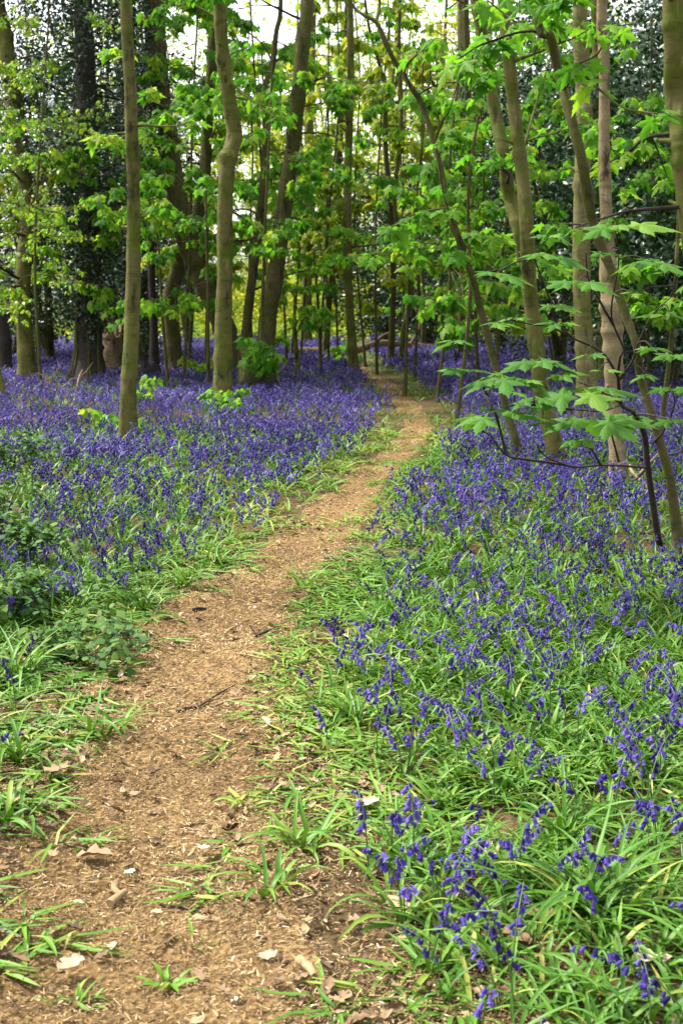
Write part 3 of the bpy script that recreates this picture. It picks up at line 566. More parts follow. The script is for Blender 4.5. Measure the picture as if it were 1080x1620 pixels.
for k, (px, d, w, h, n) in enumerate([(85, 28, 2.6, 5.5, 120), (20, 30, 3, 4, 80), (190, 31, 2.6, 6.5, 110), (235, 33, 2.4, 5.5, 70), (-40, 27, 3, 4.4, 80), (190, 26.5, 1.3, 2.3, 34), (228, 28, 2.2, 9, 120), (168, 29, 2.2, 9.5, 110), (300, 37, 2.6, 8.5, 70), (60, 32, 2.6, 8.5, 80)]):
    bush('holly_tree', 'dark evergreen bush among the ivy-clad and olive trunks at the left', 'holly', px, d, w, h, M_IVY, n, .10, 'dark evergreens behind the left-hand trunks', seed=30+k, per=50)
for k in range(54):
    d = random.uniform(42, 70); px = random.uniform(-120, 1200) if k < 38 else random.uniform(330, 740)
    h = random.uniform(9, 13); w_ = random.uniform(9, 17)*30/d; seed = 400+k
    nr = np.random.default_rng(seed); x = (px-540)/FPX*d; c0 = np.array([x, d, 0])
    root = thing('background_tree', 'far slender tree with airy yellow-green spring leaves at the back of the wood', 'tree', c0, 'far trees at the back of the wood')
    top = c0+np.array([random.uniform(-.8, .8), 0, h]); mid = (c0+top)/2+np.array([random.uniform(-.4, .4), 0, 0])
    mesh('trunk', tube(catmull([c0-[0, 0, .1], mid, top], 20), np.linspace(w_/FPX*d/2*1.3, .03, 20), 7, rough=.05, seed=k), M_BARK if k % 2 else M_DARK, root)
    for j in range(10):
        z = random.uniform(2.0, h*.85); s = c0+(top-c0)*z/h
        parts, e = limb(s, random.uniform(0, 6.28), random.uniform(1.2, 2.6), random.uniform(0, .8), .035); mesh('limb', parts, M_DARK, root)
    p, t = clumps(c0+np.array([0, 0, h*.56]), (2.7, 2.3, h*.46), 75, 17, .36, nr, zmin=.8, shell=.25)
    mesh('foliage', [scatter(p, .17, t*.8+.1, .3, r=nr)], M_FAR, root, smooth=False)
for k in range(22):
    d = random.uniform(46, 72); px = random.uniform(-150, 1230) if k > 9 else random.uniform(280, 660)
    bush('shrub', 'low pale green shrub closing the view under the far trees', 'shrub', px, d, random.uniform(3.5, 6), random.uniform(1.5, 2.9), M_FAR, 50, .2, 'shrubs under the far trees', 2, 500+k, per=24)

# ------------------------------------------------------------------ the ground layer
def spots(y0, y1, dmax, dens, r=rng, side=1.18):
    """random points on the ground between y0 and y1, kept with probability dens/dmax"""
    hw = .24*y1*side+.6; n = int(dmax*(y1-y0)*2*hw)
    x = r.uniform(-hw, hw, n); y = r.uniform(y0, y1, n)
    k = (np.abs(x) < .24*y*side+.6) & (r.uniform(0, 1, n) < dens(x, y)/dmax)
    return x[k], y[k]
def bands(y0, y1, step, dmaxf, dens):
    xs, ys = [], []; y = y0
    while y < y1:
        b = min(y1, y*step); dm = dmaxf(y); x, yy = spots(y, b, dm, lambda X, Y: np.minimum(dens(X, Y), dm)); xs.append(x); ys.append(yy); y = b
    return np.concatenate(xs), np.concatenate(ys)
def away_from_trunks(x, y):
    k = np.ones(len(x), bool)
    for tx, ty, tr in TREES: k &= (x-tx)**2+(y-ty)**2 > (tr*1.25+.02)**2
    return k

def straps(x, y, z, az, L, W, e0, e1, n, tint, crease=True, pw=1.0):
    """arching strap leaves, all arrays of N"""
    N = len(x); t = np.linspace(0, 1, n+1)[None]
    el = e0[:, None]+(e1-e0)[:, None]*t**pw; st = (L/n)[:, None]
    r = np.concatenate([np.zeros((N, 1)), np.cumsum(np.cos(el[:, :-1])*st, 1)], 1)
    h = np.concatenate([np.zeros((N, 1)), np.cumsum(np.sin(el[:, :-1])*st, 1)], 1)
    lift = rng.uniform(.004, .03, (N, 1))
    h = np.maximum(h, lift*np.minimum(1, 6*t))
    sway = (rng.normal(0, .16, (N, 1))*t*t)*L[:, None]
    ca, sa = np.cos(az)[:, None], np.sin(az)[:, None]
    px = x[:, None]+ca*r-sa*sway; py = y[:, None]+sa*r+ca*sway; pz = z[:, None]+h
    w = W[:, None]*np.minimum(1, .55+1.6*t)*(1-t**3.2)*.5+.0004
    tw = rng.normal(0, .35, (N, 1))*t+rng.normal(0, .15, (N, 1))
    lx, ly, lz = -sa*np.cos(tw), ca*np.cos(tw), np.sin(tw)
    A = np.stack([px+lx*w, py+ly*w, pz+lz*w], 2); B = np.stack([px-lx*w, py-ly*w, pz-lz*w], 2)
    if crease:
        Cn = np.stack([px, py, pz-w*.45], 2); v = np.stack([A, Cn, B], 2); m = 3
    else: v = np.stack([A, B], 2); m = 2
    v = v.reshape(-1, 3); base = (np.arange(N)*(n+1)*m)[:, None, None]; i = (np.arange(n)*m)[None, :, None]; j = np.arange(m-1)[None, None, :]
    f = np.stack([base+i+j, base+i+j+1, base+i+m+j+1, base+i+m+j], 3).reshape(-1, 4)
    return v, f, np.repeat(np.clip(tint, 0, 1), (n+1)*m)

def plant_leaves(x, y, z, nleaf, Lr, Wr, n, crease=True, flat=None, tint0=None):
    N = len(x); cnt = rng.integers(nleaf[0], nleaf[1]+1, N); k = np.repeat(np.arange(N), cnt); M = len(k)
    az = rng.uniform(0, 6.28, N)[k]+np.arange(M)*2.4+rng.normal(0, .3, M)
    L = rng.uniform(*Lr, M)*rng.uniform(.75, 1.15, N)[k]; W = rng.uniform(*Wr, M)
    fl = np.zeros(M) if flat is None else flat[k]
    e0 = rng.uniform(.75, 1.45, M)*(1-fl)+rng.uniform(.05, .4, M)*fl
    e1 = rng.uniform(-1.3, .5, M)*(1-fl)+rng.uniform(-.6, -.05, M)*fl
    tb = rng.normal(.45, .17, N)[k] if tint0 is None else tint0[k]
    t = tb+rng.normal(0, .13, M)+fl*.14
    t = np.where(rng.uniform(0, 1, M) < .03+.10*fl, rng.uniform(.85, 1, M), t)
    o = rng.uniform(0, .018, M)
    return straps(x[k]+np.cos(az)*o, y[k]+np.sin(az)*o, z[k]-.005, az, L, W, e0, e1, n, t, crease)

def leaf_dens(x, y):
    m = margin(x, y); right = x > xr(y)
    g = vnoise(x*1.6, y*1.6, 21)*.6+vnoise(x*4.5, y*4.5, 22)*.6
    sh = np.interp(y, [3, 5, 9, 14], [.06, .10, .18, .20]); core = sstep(.12, .5-sh*.6, m+sh+.28*(g-.6))
    fringe = np.interp(y, [5, 9, 12], [.46, .34, .12])*sstep(-.20, .10, m+.34*(vnoise(x*3, y*3, 25)-.5))
    d = np.maximum(core, fringe*(g > .52))
    near_left = (~right) & (y < 4.7)
    d = np.where(near_left, d*(.6+.4*(g > .6)), d)
    fr = right & (y < 4.3); d = np.where(fr, d*np.clip(.30+1.15*sstep(.42, .70, g)+.25*sstep(3.3, 4.3, y), 0, 1), d)
    return d
def flat_at(x, y):
    m = margin(x, y); return np.clip(1-sstep(.15, .6, m), 0, 1)*np.where(y < 9, 1, .7)*.85+.12*(y < 4.2)

leafparts = []
x, y = bands(2.1, 7.5, 1.25, lambda v: 220, lambda X, Y: 220*leaf_dens(X, Y)); k = away_from_trunks(x, y); x, y = x[k], y[k]
big = sstep(.4, .75, vnoise(x*2.2, y*2.2, 26))
leafparts.append(plant_leaves(x, y, ground(x, y), (6, 10), (.085, .18), (.0075, .0135), 6, True, flat_at(x, y), .3+.4*vnoise(x*1.3, y*1.3, 27)))
x, y = bands(7.5, 15, 1.2, lambda v: 75, lambda X, Y: 75*leaf_dens(X, Y)); k = away_from_trunks(x, y); x, y = x[k], y[k]
leafparts.append(plant_leaves(x, y, ground(x, y), (5, 8), (.12, .23), (.009, .015), 4, False, flat_at(x, y), .3+.4*vnoise(x*1.3, y*1.3, 27)+.08*(margin(x, y) < .45)))
x, y = bands(15, 46, 1.2, lambda v: 30, lambda X, Y: 30*leaf_dens(X, Y)); k = away_from_trunks(x, y); x, y = x[k], y[k]
leafparts.append(plant_leaves(x, y, ground(x, y), (3, 5), (.11, .20), (.010, .016), 2, False, flat_at(x, y), .25+.4*vnoise(x*1.3, y*1.3, 27)+.1*(margin(x, y) < .5)))
tag(mesh('bluebell_leaves', leafparts, M_STRAP), 'green strappy bluebell leaves carpeting the ground on both sides of the path', 'leaves', kind='stuff')

# --- bluebells
def bell_tpl():
    v = []
    for r, z in ((.10, 0), (.24, -.22), (.27, -.62), (.31, -.84)):
        v += [(r*math.cos(a), r*math.sin(a), z) for a in np.arange(6)*math.pi/3]
    v += [(.62*math.cos(a), .62*math.sin(a), -.90) for a in (np.arange(6)+.5)*math.pi/3]
    f = []
    for k in range(3):
        for j in range(6):
            a, b = k*6+j, k*6+(j+1) % 6; f += [(a, a+6, b), (b, a+6, b+6)]
    f += [(18+j, 24+j, 18+(j+1) % 6) for j in range(6)]
    return np.array(v), np.array(f)
BELL_V, BELL_F = bell_tpl()
def bell_low(n):
    v = [(0, 0, 0)]+[(.29*math.cos(a), .29*math.sin(a), -.45) for a in np.arange(n)*2*math.pi/n]+[(.46*math.cos(a), .46*math.sin(a), -1) for a in np.arange(n)*2*math.pi/n]
    f = []
    for j in range(n):
        k = (j+1) % n; f += [(0, 1+j, 1+k), (1+j, 1+n+j, 1+k), (1+k, 1+n+j, 1+n+k)]
    return np.array(v), np.array(f)
B4V, B4F = bell_low(4)
B3V = np.array([(0, 0, 0), (.45, .0, -1), (-.25, .42, -1), (-.25, -.42, -1)], float); B3F = np.array([(0, 1, 2), (0, 2, 3), (0, 3, 1)])

def stem_point(t, h, bend):          # local: leans along +x
    return bend*h*t**3*.55, h*(t-.16*t**5)
def spikes(x, y, z, h, az, bend, nb, size, tv, tf, tint, stem_w, r=rng):
    N = len(x); t = np.linspace(0, 1, 5); parts = []
    sx, sz = stem_point(t[None], h[:, None], bend[:, None])
    ca, sa = np.cos(az), np.sin(az)
    Cx = x[:, None]+ca[:, None]*sx; Cy = y[:, None]+sa[:, None]*sx; Cz = z[:, None]+sz
    wv = r.uniform(0, 6.28, N); wx = np.cos(wv)[:, None]*stem_w; wy = np.sin(wv)[:, None]*stem_w
    A = np.stack([Cx+wx, Cy+wy, Cz], 2); B = np.stack([Cx-wx, Cy-wy, Cz], 2); v = np.stack([A, B], 2).reshape(-1, 3)
    b = (np.arange(N)*10)[:, None]; i = (np.arange(4)*2)[None]
    f = np.stack([b+i, b+i+1, b+i+3, b+i+2], 2).reshape(-1, 4); stems = (v, f, np.repeat(r.uniform(0, 1, N), 10))
    k = np.repeat(np.arange(N), nb); M = len(k); first = np.cumsum(nb)-nb; j = np.arange(M)-first[k]
    tb = 1-.5*(j+.3*r.uniform(0, 1, M))/np.maximum(nb[k], 1)
    bx, bz = stem_point(tb, h[k], bend[k])
    a = az[k]+r.normal(0, 1.4, M); dn = r.uniform(.15, .9, M); dn = np.where(tb > .93, dn*.7+.5, dn)
    d = np.stack([np.cos(a)*np.sin(dn), np.sin(a)*np.sin(dn), -np.cos(dn)], 1)
    off = .42*size
    P = np.stack([x[k]+ca[k]*bx+np.cos(a)*off, y[k]+sa[k]*bx+np.sin(a)*off, z[k]+bz-.002], 1)
    s = size*r.uniform(.75, 1.2, M)*np.where(tb > .93, .75, 1)
    Mx = frames(np.stack([-np.sin(a), np.cos(a), np.zeros(M)], 1), -d, s)
    tt_ = np.clip(tint[k]+r.normal(0, .15, M), 0, 1)
    return stems, inst(tv, tf, Mx, P, tt_), (P, Mx, tt_, k)

def flower_dens(x, y):
    m = margin(x, y); right = x > xr(y)
    g = .6*vnoise(x*1.4, y*1.4, 41)+.4*vnoise(x*4, y*4, 42)
    patch = .18+1.6*sstep(.36, .72, g)
    baseR = np.interp(y, [2.5, 4.2, 5.2, 7, 9, 12, 15, 46], [46, 48, 50, 54, 60, 74, 84, 60])
    baseL = np.interp(y, [2.5, 4.6, 5.4, 7, 9, 12, 46], [5, 8, 36, 62, 70, 78, 60])
    patch = np.where(y < 4.6, .5+.7*sstep(.36, .72, g), patch)
    patch = np.where(y > 8, .30+1.15*sstep(.3, .68, g), patch)
    d = np.where(right, baseR, baseL)*patch
    ramp = np.where(right, sstep(.06, .42, m), sstep(.05, .35, m))
    ramp = np.where(y > 10, sstep(.05, .5, m-.12*right), ramp)
    # a barer green patch in front of the ivy-clad tree
    px, py, f = project(np.stack([x, y, x*0], 1)); bare = np.exp(-((px-130)/90)**2-((py-625)/16)**2)
    return d*ramp*(1-.75*bare)

x, y = bands(2.1, 8.6, 1.2, lambda v: 150, flower_dens); k = away_from_trunks(x, y); x, y = x[k], y[k]
vx, vy, vf = project(np.stack([x, y, ground(x, y)+.2], 1)); seen = (vx > -10) & (vx < 1090) & (vy < 1680)
order = np.argsort(np.where(seen, np.hypot(x, y), 99)); near, rest = order[:300], order[300:]

# the three hundred nearest, each a plant of its own: leaves, stalk, bells
BM = []
for k in range(5):
    o = mesh('bell', [(BELL_V, BELL_F, .1+.2*k)], M_BELL); BM.append(o.data); bpy.data.objects.remove(o)
protos = []
for k in range(18):
    one = np.array([0.]); h = np.array([rng.uniform(.17, .28)]); nb = np.array([int(rng.integers(6, 13))])
    root = thing('bluebell', 'bluebell', 'bluebell', (0, 0, 0))
    stems, bells, (P, Mx, tb, _) = spikes(one, one, one, h, one, np.array([rng.uniform(.2, 1.2)]), nb, 0.0175, BELL_V, BELL_F, np.array([rng.uniform(.1, 1.0)]), .0013)
    bend_ = stems[0].reshape(-1, 2, 3).mean(1)
    st = mesh('stalk', tube(catmull(bend_, 12), np.linspace(.0021, .0012, 12), 5), M_STALK, root)
    lv = mesh('leaves', [plant_leaves(one, one, one, (5, 8), (.11, .22), (.007, .0125), 6, True, one+.1, one+rng.uniform(.3, .6))], M_STRAP, root)
    bl = []
    for q in range(len(P)):
        o = bpy.data.objects.new('bell', BM[min(4, int(tb[q]*5))]); C.objects.link(o); o.parent = st
        mm = Matrix([[*Mx[q][0], P[q][0]], [*Mx[q][1], P[q][1]], [*Mx[q][2], P[q][2]], [0, 0, 0, 1]]); o.matrix_local = mm; bl.append(o)
    protos.append((root, st, lv, bl))
def zone(a, b):
    if a < xl(b): return ('bluebell growing left of the path, nodding violet bells over strappy leaves', 'bluebells on the left bank of the path')
    if b < 4.1: return ('bluebell in the thin front of the carpet, bottom right, leaf litter around it', 'bluebells in the thin front of the carpet')
    if b < 5.2: return ('bluebell among thick pale green strap leaves, midway up the right-hand carpet', 'bluebells among the thick strap leaves')
    return ('bluebell in the denser flowers near the right-hand bank, below the bare sapling stems', 'bluebells in the denser right-hand flowers')
used = set()
for i_, q in enumerate(near):
    pi = int(rng.integers(0, len(protos))) if i_ >= len(protos) else i_
    root, st, lv, bl = protos[pi]
    if pi not in used: r2 = root; used.add(pi)
    else:
        r2 = root.copy(); C.objects.link(r2)
        s2 = st.copy(); C.objects.link(s2); s2.parent = r2
        l2 = lv.copy(); C.objects.link(l2); l2.parent = r2
        for b_ in bl: c = b_.copy(); C.objects.link(c); c.parent = s2
    r2.location = (x[q], y[q], gz(x[q], y[q])); r2.rotation_euler = (random.uniform(-.12, .12), random.uniform(-.12, .12), random.uniform(0, 6.28))
    r2.scale = [random.uniform(.8, 1.12)]*3
    lab, grp = zone(x[q], y[q]); tag(r2, lab, 'bluebell', grp)

carpet_s, carpet_b = [], []
def add_spikes(x, y, size, tv, tf, nbr, hr, sw):
    N = len(x)
    if not N: return
    s, b, _ = spikes(x, y, ground(x, y), rng.uniform(*hr, N), rng.uniform(0, 6.28, N), rng.uniform(.1, 1.2, N), rng.integers(nbr[0], nbr[1], N), size, tv, tf, np.clip(rng.normal(.45, .26, N)+.3*(vnoise(x*.9, y*.9, 61)-.5), 0, 1), sw)
    carpet_s.append(s); carpet_b.append(b)
add_spikes(x[rest], y[rest], .0175, BELL_V, BELL_F, (5, 12), (.17, .29), .0018)
x, y = bands(8.6, 15, 1.2, lambda v: 150, flower_dens); k = away_from_trunks(x, y); add_spikes(x[k], y[k], .021, B4V, B4F, (6, 11), (.20, .31), .0016)
x, y = bands(15, 25, 1.2, lambda v: 140, flower_dens); k = away_from_trunks(x, y); add_spikes(x[k], y[k], .024, B3V, B3F, (6, 10), (.22, .34), .002)
x, y = bands(25, 46, 1.2, lambda v: 80, flower_dens); k = away_from_trunks(x, y); add_spikes(x[k], y[k], .036, B3V, B3F, (5, 8), (.22, .36), .003)
tag(mesh('bluebell_carpet', carpet_b, M_BELL), 'sea of violet bluebell flowers stretching away under the trees', 'bluebells', kind='stuff')
tag(mesh('bluebell_stalks', carpet_s, M_STALK), 'thin stalks of the far bluebells standing in the violet carpet', 'stalks', kind='stuff')

xx, yy = bands(40, 78, 1.2, lambda v: 9, lambda X, Y: 9*(.3+vnoise(X*.4, Y*.4, 88))); zz = rng.uniform(.05, .6, len(xx))*(.4+vnoise(xx*.5, yy*.5, 89))
kk = np.repeat(np.arange(len(xx)), 5); P_ = np.stack([xx, yy, zz], 1)[kk]+rng.normal(0, .16, (len(kk), 3)); P_[:, 2] = np.abs(P_[:, 2])
tag(mesh('undergrowth', [scatter(P_, .22, rng.uniform(0, .6, len(kk)), .5)], M_FAR, smooth=False), 'low pale green undergrowth covering the ground at the back of the wood', 'undergrowth', kind='stuff')

# --- litter on the path and dead leaves at its edges
def on_path(x, y):
    e = np.interp(y, [2.5, 4, 6, 9], [.45, .35, .12, -.02])*np.where(x > xr(y), 1.25, 1)
    return 1-sstep(-.06, .12, margin(x, y)-e+.25*(vnoise(x*4, y*4, 71)-.5))
def chips(y0, y1, dens, Lr, Wr, zoff=.004):
    xx, yy = bands(y0, y1, 1.25, lambda v: dens, lambda X, Y: dens*on_path(X, Y)*(.25+1.1*vnoise(X*3.5, Y*3.5, 72))); N = len(xx)
    az = rng.uniform(0, 6.28, N); L = rng.uniform(0, 1, N)**2.2*(Lr[1]-Lr[0])+Lr[0]; W = rng.uniform(*Wr, N)
    z = np.where(margin(xx, yy) < .08, pathz(xx, yy), ground(xx, yy)+.004)+zoff+rng.uniform(0, .006, N); el = rng.normal(0, .22, N)
    d = np.stack([np.cos(az)*np.cos(el), np.sin(az)*np.cos(el), np.sin(el)], 1); up = np.array([0, 0, 1.])+rng.normal(0, .4, (N, 3))
    F_ = frames(d, up, np.ones(N)); F_[:, :, 0] *= L[:, None]; F_[:, :, 1] *= W[:, None]; F_[:, :, 2] *= W[:, None]
    tv = np.array([(0, -.4, 0), (0, .4, 0), (.35, .6, .25), (.35, -.6, .2), (1, .25, -.1), (1, -.3, .0)], float); tf = np.array([(0, 3, 2, 1), (3, 5, 4, 2)])
    t = np.clip(rng.normal(.42, .25, N)+.35*(vnoise(xx*2.5, yy*2.5, 74)-.5), 0, 1); return inst(tv, tf, F_, np.stack([xx, yy, z], 1), t)
tag(mesh('path_litter', [chips(2.4, 4.2, 26000, (.002, .026), (.0009, .0034)), chips(4.2, 8, 8500, (.004, .034), (.0013, .0045)), chips(8, 22, 700, (.012, .04), (.004, .010))], M_CHIP, smooth=False),
    'brown and straw coloured wood chips and plant shreds trodden into the path', 'litter', kind='stuff')

def leaf_blade(seed, n=7, m=4, L=1., W=.5, curl=.5):
    r = np.random.default_rng(seed); u = np.linspace(0, 1, n); w = np.linspace(-1, 1, m*2+1)
    U, Wv = np.meshgrid(u, w, indexing='ij'); lob = 1+.42*np.sin(U*17+r.uniform(0, 6)+2*np.sign(Wv))*(np.abs(Wv))
    half = W*np.sin(np.clip(U*.96+.03, 0, 1)*math.pi)**.7*lob*.5
    v = np.stack([U*L-.5, Wv*half, curl*(.7*(U-.5)**2*r.uniform(-.5, 2)+2.2*np.abs(Wv*half)**1.3*r.uniform(.1, 1.4))+.12*vnoise(U*4, Wv*3, seed)], 2).reshape(-1, 3)
    k = 2*m+1; i = (np.arange(n-1)*k)[:, None]+np.arange(k-1)[None]
    q = np.stack([i, i+1, i+k+1, i+k], 2).reshape(-1, 4); return v, np.vstack([q[:, :3], q[:, [0, 2, 3]]])
def dl_dens(x, y):
    m = margin(x, y); right = x > xr(y)
    return np.exp(-((m-.12)/.26)**2)*np.where(right, np.interp(y, [2.5, 4.2, 6], [1, .7, .35]), np.interp(y, [2.5, 5, 7], [1, .8, .3]))+.16*(m > 0)*(y < 5)+.06*(m < 0)
dl = []
x, y = bands(2.4, 9, 1.3, lambda v: 330, lambda X, Y: 330*dl_dens(X, Y))
for s_ in range(8):
    k = (np.arange(len(x)) % 8) == s_; N = k.sum(); tv, tf = leaf_blade(s_); az = rng.uniform(0, 6.28, N); el = rng.normal(0, .2, N)
    d = np.stack([np.cos(az)*np.cos(el), np.sin(az)*np.cos(el), np.sin(el)], 1); up = np.array([0, 0, 1.])+rng.normal(0, .3, (N, 3))
    dl.append(inst(tv, tf, frames(d, up, rng.uniform(.014, .05, N)), np.stack([x[k], y[k], ground(x[k], y[k])+rng.uniform(.008, .024, N)], 1), np.clip(rng.normal(.45, .25, N), 0, 1)))
tag(mesh('leaf_litter', dl, M_DEADLEAF), 'small curled dead leaves scattered along both edges of the path', 'litter', kind='stuff')

# larger single dead leaves
for k, (a, b, s, t, lab) in enumerate([
    (1030, 1558, .055, .9, 'large cream dead leaf lying near the bottom right corner'), (818, 1516, .06, .35, 'ruddy brown dead leaf under the big strap leaf clump'),
    (582, 1284, .055, .9, 'tan curled dead leaf at the edge of the leaves right of the path'), (852, 1482, .06, .45, 'brown dead leaf folded beside the big strap leaf clump'),
    (630, 1452, .055, .8, 'pale dead leaf on bare litter right of the path bottom'), (90, 1232, .07, .6, 'brown dead leaf among tufts on the left bank'),
    (150, 1358, .06, .62, 'flat tan dead leaf on the left of the path'), (770, 1362, .055, .9, 'upright pale dead leaf under a bluebell in the right-hand carpet'),
    (205, 1378, .025, 1., 'small white flake on the path above the short twigs'), (322, 1346, .024, 1., 'small white flake on the path, right of the middle'),
    (445, 1252, .035, .5, 'dark curled dead leaf at the right path edge'), (112, 1530, .05, .85, 'cream dead leaf at the bottom left of the path')]):
    g = gp(a, b); root = tag(mesh('dead_leaf', [(lambda tv, tf: (np.einsum('ij,kj->ki', np.array([[math.cos(k*2.1), -math.sin(k*2.1), 0], [math.sin(k*2.1), math.cos(k*2.1), 0], [0, 0, 1]]), tv*s*1.5)+np.array([*g, gz(*g)+.028]), tf, t))(*leaf_blade(50+k, 9, 4, 1, .6, .25))], M_DEADLEAF), lab, 'dead leaf')

# sticks on the path
for (a, b, c, d, r_, lab, m_) in [
    (174, 1424, 198, 1404, .010, 'short thick pale twig on the path, nearest of the two chips', M_STICK), (182, 1392, 190, 1408, .009, 'stubby pale twig end touching the short thick twig', M_STICK),
    (310, 1449, 350, 1458, .008, 'stubby brown stick lying across the path near its right edge', M_STICK), (474, 1532, 497, 1560, .010, 'peeled stick among the litter at the bottom, right of the path', M_STICK),
    (254, 1422, 332, 1442, .0035, 'long thin dark twig lying on the lower path', M_TWIG), (284, 1304, 332, 1300, .003, 'thin dark twig at the middle of the path', M_TWIG),
    (280, 1120, 312, 1112, .006, 'dark twig on the path below the bend', M_TWIG), (312, 1112, 372, 1080, .0035, 'slender dark twig touching a thicker twig on the path', M_TWIG),
    (405, 1006, 440, 996, .006, 'dark forked twig at the right path edge by the bend', M_TWIG), (355, 998, 378, 985, .005, 'pale straw twig lying in the middle of the path bend', M_STICK),
    (375, 1030, 420, 1044, .004, 'pale bent straw on the path below the bend', M_STICK), (340, 1112, 382, 1104, .006, 'pale split twig on the path left of centre', M_STICK),
    (305, 965, 326, 962, .007, 'dark chip of wood at the left path edge in the bend', M_TWIG), (135, 1384, 182, 1374, .003, 'thin bent twig left of the two short twigs', M_STICK), (0, 1474, 22, 1480, .004, 'thin twig at the left edge of the lower path', M_TWIG)]:
    p0, p1 = gp(a, b), gp(c, d); mid = (p0+p1)/2+np.array([random.uniform(-.01, .01), random.uniform(-.01, .01)])
    pts = np.array([[*q_, gz(*q_)+.012+r_] for q_ in (p0, mid, p1)]); pts[1, 2] += .004
    tag(mesh('stick', tube(catmull(pts, 12), np.linspace(r_*1.1, r_*.75, 12), 8, rough=.12, seed=int(a)), m_), lab, 'stick')

# --- bigger leaf clumps that stand out
def tuft(px, py, n, L, lab, tint=.45, up=.0):
    g = gp(px, py); N = 1
    root = thing('leaf_clump', lab, 'leaf clump', (g[0], g[1], gz(*g)))
    xs = g[0]+rng.normal(0, .03, n); ys = g[1]+rng.normal(0, .03, n)
    mesh('leaves', [plant_leaves(xs, ys, np.full(n, gz(*g)), (4, 6), (L*.7, L*1.1), (.009, .015), 8, True, np.full(n, .12-up*.1), np.full(n, tint))], M_STRAP, root)
for a in [(945, 1465, 9, .34, 'largest glossy strap leaf clump, dark at its heart, near the bottom right', .35), (660, 1385, 6, .25, 'leaf clump with three upright bluebells, right of the path bottom', .4), (905, 1325, 6, .27, 'dark green leaf clump under a drooping bluebell, right side', .3),
          (560, 1135, 6, .25, 'leaf clump at the inner edge of the right-hand carpet', .45), (700, 1080, 6, .26, 'leaf clump below a knot of bluebells right of the path', .4), (430, 1410, 3, .18, 'flattened leaf clump lying out over the right path edge', .6),
          (470, 1345, 4, .2, 'flattened pale leaf clump above the one lying over the path', .65), (400, 1272, 3, .12, 'small yellow-green grass tuft on the path edge', .92), (30, 1065, 7, .30, 'fresh green leaf clump spilling over at the left edge below the brambles', .6),
          (25, 1205, 6, .27, 'leaf clump at the left edge beside dead leaves', .5), (15, 1300, 5, .24, 'lower leaf clump at the left edge of the path', .5), (225, 965, 5, .24, 'leaf clump leaning over the left edge of the path bend', .55),
          (285, 930, 5, .24, 'bright leaf clump on the left bank at the bend', .6), (345, 890, 5, .24, 'leaf clump on the left bank above the bend', .6), (120, 1560, 2, .09, 'tiny flattened green tuft on the path, bottom left', .7), (270, 1548, 2, .09, 'tiny flattened green tuft on the path, bottom middle', .75),
          (320, 1490, 2, .08, 'tiny grass tuft beside the stubby stick', .75), (480, 930, 4, .22, 'pale leaf clump on the inner side of the path bend', .65), (150, 1160, 4, .2, 'thin leaf clump on the left bank among dead leaves', .55), (790, 1240, 5, .26, 'leaf clump in the middle of the right-hand carpet', .45)]:
    tuft(*a)

# --- brambles on the left bank
def bramble(px, py, n, lab, hmax=.38, seed=0):
    rr = random.Random(seed); nr = np.random.default_rng(seed+3); g = gp(px, py); z0 = gz(*g)
    root = thing('bramble', lab, 'bramble', (g[0], g[1], z0)); ends = []
    for k in range(n):
        a = rr.uniform(0, 6.28); L = rr.uniform(.15, .4); h = rr.uniform(.5, 1)*hmax
        P = catmull([[g[0], g[1], z0-.02], [g[0]+math.cos(a)*L*.3, g[1]+math.sin(a)*L*.3, z0+h*.85], [g[0]+math.cos(a+.2)*L*.7, g[1]+math.sin(a+.2)*L*.7, z0+h], [g[0]+math.cos(a+.3)*L, g[1]+math.sin(a+.3)*L, z0+h*.55]], 18)
        mesh('stem', tube(P, np.linspace(.004, .0018, 18), 5), M_TWIG, root); ends += [P[j]+np.array([rr.uniform(-.05, .05), rr.uniform(-.05, .05), rr.uniform(-.01, .05)]) for j in range(2, 18, 1) for _ in (0, 1)]
    ov, of = fan_leaf([(.12, .26), (.4, .36), (.75, .24)], droop=.15, side=.2)
    mesh('foliage', [whorls(np.array(ends), .04, 3, 5, (.3, 1.), ov, of, (.0, .5), .2, nr)], M_BRAM, root, smooth=False)
for k, a in enumerate([(50, 905, 5, 'bramble patch at the left bank above the fresh leaf clump', .28), (2, 850, 5, 'bramble at the left edge beside the bluebells', .34), (95, 955, 3, 'low bramble over the left bank by the bend', .15),
                       (40, 985, 7, 'low dark bramble under the left-hand bluebells', .22), (110, 1050, 3, 'small bramble trailing onto the path from the left', .14), (20, 770, 7, 'bramble farthest back at the left edge', .4), (165, 1015, 2, 'bramble sprig in dead leaves by the left path edge', .12)]):
    bramble(*a, seed=k)

# --- seedlings and shoots
def seedling(px, py, h, n, size, lab, mat=M_SYC, tint=(.3, .9), seed=0, name='sycamore_seedling', spread=.4):
    rr = random.Random(seed); nr = np.random.default_rng(seed+40); g = gp(px, py); z0 = gz(*g); root = thing(name, lab, 'seedling', (g[0], g[1], z0)); ends = []
    for k in range(n):
        a = rr.uniform(0, 6.28); e = np.array([g[0]+math.cos(a)*spread*rr.uniform(.2, 1), g[1]+math.sin(a)*spread*rr.uniform(.2, 1), z0+h*rr.uniform(.45, 1)])
        P = catmull([[g[0], g[1], z0-.03], [(g[0]*.7+e[0]*.3), (g[1]*.7+e[1]*.3), z0+(e[2]-z0)*.6], e], 10); mesh('stem', tube(P, np.linspace(.008, .003, 10), 5), M_TWIG, root); ends += [P[-1], P[7]]
    mesh('foliage', [whorls(np.array(ends), size, 4, 7, tint, r=nr)], mat, root, smooth=False)
seedling(412, 632, .95, 13, .14, 'bushy sycamore shoots sprouting from the mossy stump', seed=1, tint=(.05, .6), spread=.33)
